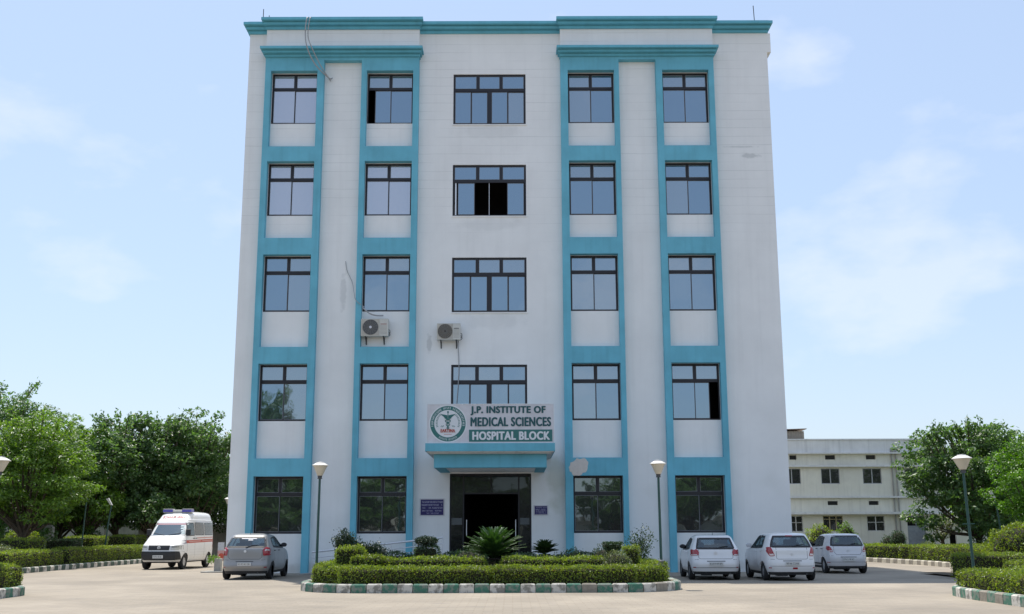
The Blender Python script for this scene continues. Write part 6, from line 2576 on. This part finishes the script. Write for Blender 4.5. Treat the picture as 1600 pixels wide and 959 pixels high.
# corrugated hut on the roof
mb = MB()
x = 17.5
while x < 21.0:
    mb.box(x, x + .09, WGY + .4, WGY + .46, 7.5, 8.63)
    mb.box(x + .09, x + .18, WGY + .43, WGY + .48, 7.5, 8.63)
    x += .18
mb.box(17.5, 21.0, WGY + .49, WGY + 3, 7.5, 8.58)
wg(mb, 'roof_hut', mat('corrugated_hut', (0.34, 0.30, 0.25), 0.8, var=.2, vscale=3))
mb = MB()
mb.hull8([(17.3, WGY + .2, 8.64), (21.25, WGY + .2, 8.76), (21.25, WGY + 3.2, 8.72), (17.3, WGY + 3.2, 8.6)], [(17.3, WGY + .2, 8.69), (21.25, WGY + .2, 8.81), (21.25, WGY + 3.2, 8.77), (17.3, WGY + 3.2, 8.65)])
wg(mb, 'hut_roof', mat('hut_roof_brown', (0.22, 0.15, 0.12), 0.7))

# boundary walls
def boundary(label, x0, x1, y, h, m, step=3.0, notch=None):
    o = empty('boundary_wall', ((x0 + x1) / 2, y, 0), 0, label, 'wall')
    c = (x0 + x1) / 2
    n_ = max(1, round((x1 - x0) / step))
    s = (x1 - x0) / n_
    me = None
    for k in range(n_):
        mb = MB()
        mb.box(-s / 2 + .14, s / 2 - .14, -.06, .06, 0, h)
        mb.box(-s / 2 + .14, s / 2 - .14, -.09, .09, h + .001, h + .07)
        if me is None:
            me = mb.mesh('wall_panel', m)
        part('wall_panel', me, o, (x0 + s * (k + .5) - c, 0, 0))
    pm = MB().box(-.14, .139, -.14, .14, 0, h + .15).mesh('wall_pier', m)
    for k in range(n_ + 1):
        part('wall_pier', pm, o, (x0 + s * k - c, 0, 0))
    return o


boundary('cream boundary wall behind the right trees', 31.2, 62, 33.5, 2.3, M_CREAM)
boundary('pale boundary wall behind the trees on the left', -62, -15.0, 29, 2.0, mat('boundary_pale', (0.50, 0.48, 0.44), 0.9, var=.25, vscale=1.0, streak=.3))
o = empty('small_shed', (30.2, 33.3, 0), 0, 'small cream outhouse with a dark doorway beside the cream building', 'shed')
mb = MB()
holed_wall(mb, -1.1, 1.2, 0, 1.95, -0.9, 0.2, [(-.35, .12, 0.1, 1.6)])
mb.box(-1.15, 1.25, -1.0, 0.8, 1.951, 2.05)
mb.add([(-1.1, -.9, 0), (-1.1, .8, 0), (-1.1, .8, 1.95), (-1.1, -.9, 1.95)], [(0, 1, 2, 3)])
mb.add([(1.2, -.9, 0), (1.2, .8, 0), (1.2, .8, 1.95), (1.2, -.9, 1.95)], [(0, 1, 2, 3)])
mb.build('wall', M_CREAM, o)
mb = MB()
mb.box(-.6, .6, -.3, -.25, 0, 1.9)
mb.build('interior', M_DARK, o)
# entrance gate pillars under the left trees
for lab, x, y, w, h in (('pale slab pillar right of the left hedge blocks', -20.5, 22.5, .75, 1.95), ('second pale slab pillar nearer the ambulance', -22.2, 23.5, .6, 2.1), ('white box shaped structure at the far left under the trees', -27.6, 12.0, 1.3, 2.0), ('pale rounded stone under the bright tree', -25.2, 16.0, 1.0, 2.0)):
    o = empty('garden_pillar' if 'pillar' in lab else 'garden_block', (x, y, 0), 0, lab, 'pillar' if 'pillar' in lab else 'block')
    mb = MB()
    mb.cbox((0, 0, h / 2), (w, .5, h), random.uniform(-.2, .2), 0.12)
    mb.build('stone', mat('pale_stone', (0.42, 0.41, 0.38), 0.9, var=.3, vscale=3, bump=.3, bscale=12), o)
    mb = MB()
    mb.cbox((0, 0, .1), (w + .15, .65, .2), 0, 0.02)
    mb.build('footing', M_CONC, o)

# ================================================================== TREES
TG = 'trees behind the left roadside hedge'
tree('tree', 'bright yellow green feathery tree at the far left, in front of the tall one', -23.0, 8.5, 7.0, 3.0, 1.7, L_TREEA, 0.17, 150, 120, 11, 0.60, 5, TG, flat=.45, wd=.42)
tree('tree', 'tall tree rising above the others at the left picture edge', -30.3, 22, 10.3, 2.7, 2.5, L_TREEB, 0.22, 120, 95, 12, 0.75, 8, TG, flat=.5, wd=.42)
tree('tree', 'dark leafy tree with feathery top shoots left of the ambulance', -23.3, 21.5, 8.3, 3.0, 2.0, L_TREEB, 0.21, 130, 85, 13, 0.62, 24, TG)
tree('tree', 'broad dark tree directly above the ambulance', -19.7, 24.5, 8.2, 3.0, 1.8, L_TREEB, 0.21, 140, 85, 14, 0.62, 22, TG)
tree('tree', 'dark tree just left of the hospital wall, half hidden', -17.2, 30, 7.9, 2.8, 1.6, L_TREEC, 0.22, 110, 80, 15, 0.62, 4, TG)
tree('tree', 'low drooping tree between the bright tree and the dark one', -25.8, 15.5, 6.7, 2.4, 1.6, L_TREEB, 0.19, 90, 80, 16, 0.55, 8, TG)
tree('tree', 'small light leaved tree at the left picture edge near the white block', -25.6, 9.0, 3.6, 1.0, 1.3, L_TREEA, 0.17, 30, 60, 17, 0.4, 2, TG)
tree('tree', 'small tree with broad light leaves under the dark trees', -20.8, 20.0, 3.9, 1.3, 1.7, L_TREEB, 0.21, 32, 55, 18, 0.42, 3, TG)
tree('tree', 'tree filling the gap low beside the hospital wall', -16.3, 27, 5.2, 2.0, 0.9, L_TREEB, 0.2, 70, 65, 19, 0.5, 2, TG)
tree('tree', 'bushy tree low behind the ambulance roof', -21.2, 27, 5.6, 2.6, 0.8, L_TREEC, 0.2, 90, 65, 20, 0.55, 2, TG)
tree('tree', 'feathery mid green tree joining the bright tree and the dark ones', -26.0, 20.0, 7.6, 2.6, 1.5, L_TREEA, 0.2, 90, 80, 21, 0.6, 14, TG)
tree('tree', 'mid green tree with twiggy top between the two dark leafy trees', -21.3, 23.0, 8.4, 2.4, 1.5, L_TREEB, 0.2, 90, 80, 22, 0.58, 22, TG)
tree('tree', 'fresh green tree low in front of the dark trees, left of the ambulance', -24.2, 19.0, 5.6, 1.9, 1.4, L_TREEA, 0.19, 60, 70, 23, 0.5, 4, TG)
TR = 'trees on the right before the cream building'
tree('tree', 'large spreading tree with open twiggy top before the cream building', 25.7, 17.5, 7.3, 3.15, 1.35, L_TREEB, 0.21, 170, 80, 31, 0.55, 42, TR, lean=(-.2, 0))
tree('tree', 'bright lime green tree cut by the right picture edge', 22.9, 4.2, 5.7, 1.75, 1.1, L_TREED, 0.12, 90, 130, 32, 0.45, 4, TR, flat=.6)
tree('tree', 'darker tree behind, between the large tree and the right edge', 30.2, 25.0, 7.0, 3.2, 1.3, L_TREEA, 0.22, 110, 75, 33, 0.62, 12, TR)
tree('tree', 'small pale twiggy sapling beside the outhouse', 25.0, 21.0, 2.5, .75, 1.1, L_VARIE, 0.12, 14, 40, 34, 0.28, 2, TR)
ball_shrub('shrub', 'dark bush under the large right tree', 'shrub', 26.6, 15.0, 0.1, 0.95, 0.9, 0.95, leaf=0.12, dens=160, m=L_TREEC, wob=0.2)
BG = 'background trees filling the skyline gaps'
bgp = [(-36, 36, 8.4, 3.6), (-31, 34, 7.6, 3.2), (-26.5, 33, 7.2, 3.0), (-22.5, 36, 7.6, 3.2), (-18.5, 38, 7.6, 3.2), (-42, 30, 8.5, 3.8), (36, 38, 7.0, 3.2), (41, 35, 7.5, 3.6), (47, 33, 8, 3.8)]
protoB = None
labs = ['at the far left', 'second from the far left', 'behind the low drooping tree', 'behind the feathery topped tree', 'left of the hospital wall', 'outside the left edge', 'behind the outhouse', 'at the right edge', 'outside the right edge']
for (x, y, h, r), lb in zip(bgp, labs):
    if protoB is None:
        protoB = tree('tree', '', 0, 0, 8.0, 3.4, 1.0, L_TREEC, 0.26, 120, 60, 41, 0.75, 5, BG)
        t = protoB
    else:
        t = copy_tree(protoB)
    t['label'] = 'dense dark background tree ' + lb
    t.location = (x, y, 0)
    t.rotation_euler.z = random.uniform(0, 6.28)
    t.scale = (r / 3.4, r / 3.4, h / 8.0)

# ------------------------------------------------------------------ what stands behind the camera (seen mirrored in the windows)
boundary('white boundary wall across the road, mirrored in the ground floor windows', -14, 46, -68, 2.2, M_CREAMW, 5)
MG = 'trees across the road, mirrored in the windows'
mir = [(-24.3, -63, 15.6, 3.2, 'tall, its top mirrored in a first floor window'), (-19, -62, 9.2, 4.4, 'broad, at the left of the row'), (-11.5, -63, 8.6, 4.2, 'second in the row'), (-22.5, -58, 5.6, 4.0, 'low and bushy, left'), (-14.5, -59, 5.0, 3.8, 'low and bushy, right'), (-34, -66, 9.5, 4.6, 'at the left end of the row'),
       (3.0, -66, 7.2, 3.8, 'low, opposite the entrance'), (10.5, -67, 7.4, 4.0, 'opposite the right windows'), (18, -64, 8.8, 4.4, 'opposite the right corner'), (27, -66, 9.2, 4.6, 'at the right end of the row'), (-4.2, -64, 8.0, 3.4, 'opposite the signboard')]
protoM = None
for x, y, h, r, lb in mir:
    if protoM is None:
        protoM = tree('tree', '', 0, 0, 9.0, 4.2, 1.8, L_TREEB, 0.34, 130, 60, 51, 0.8, 6, MG)
        t = protoM
    else:
        t = copy_tree(protoM)
    t['label'] = 'tree across the road, ' + lb
    t.location = (x, y, 0)
    t.rotation_euler.z = random.uniform(0, 6.28)
    t.scale = (r / 4.2, r / 4.2, h / 9.0)
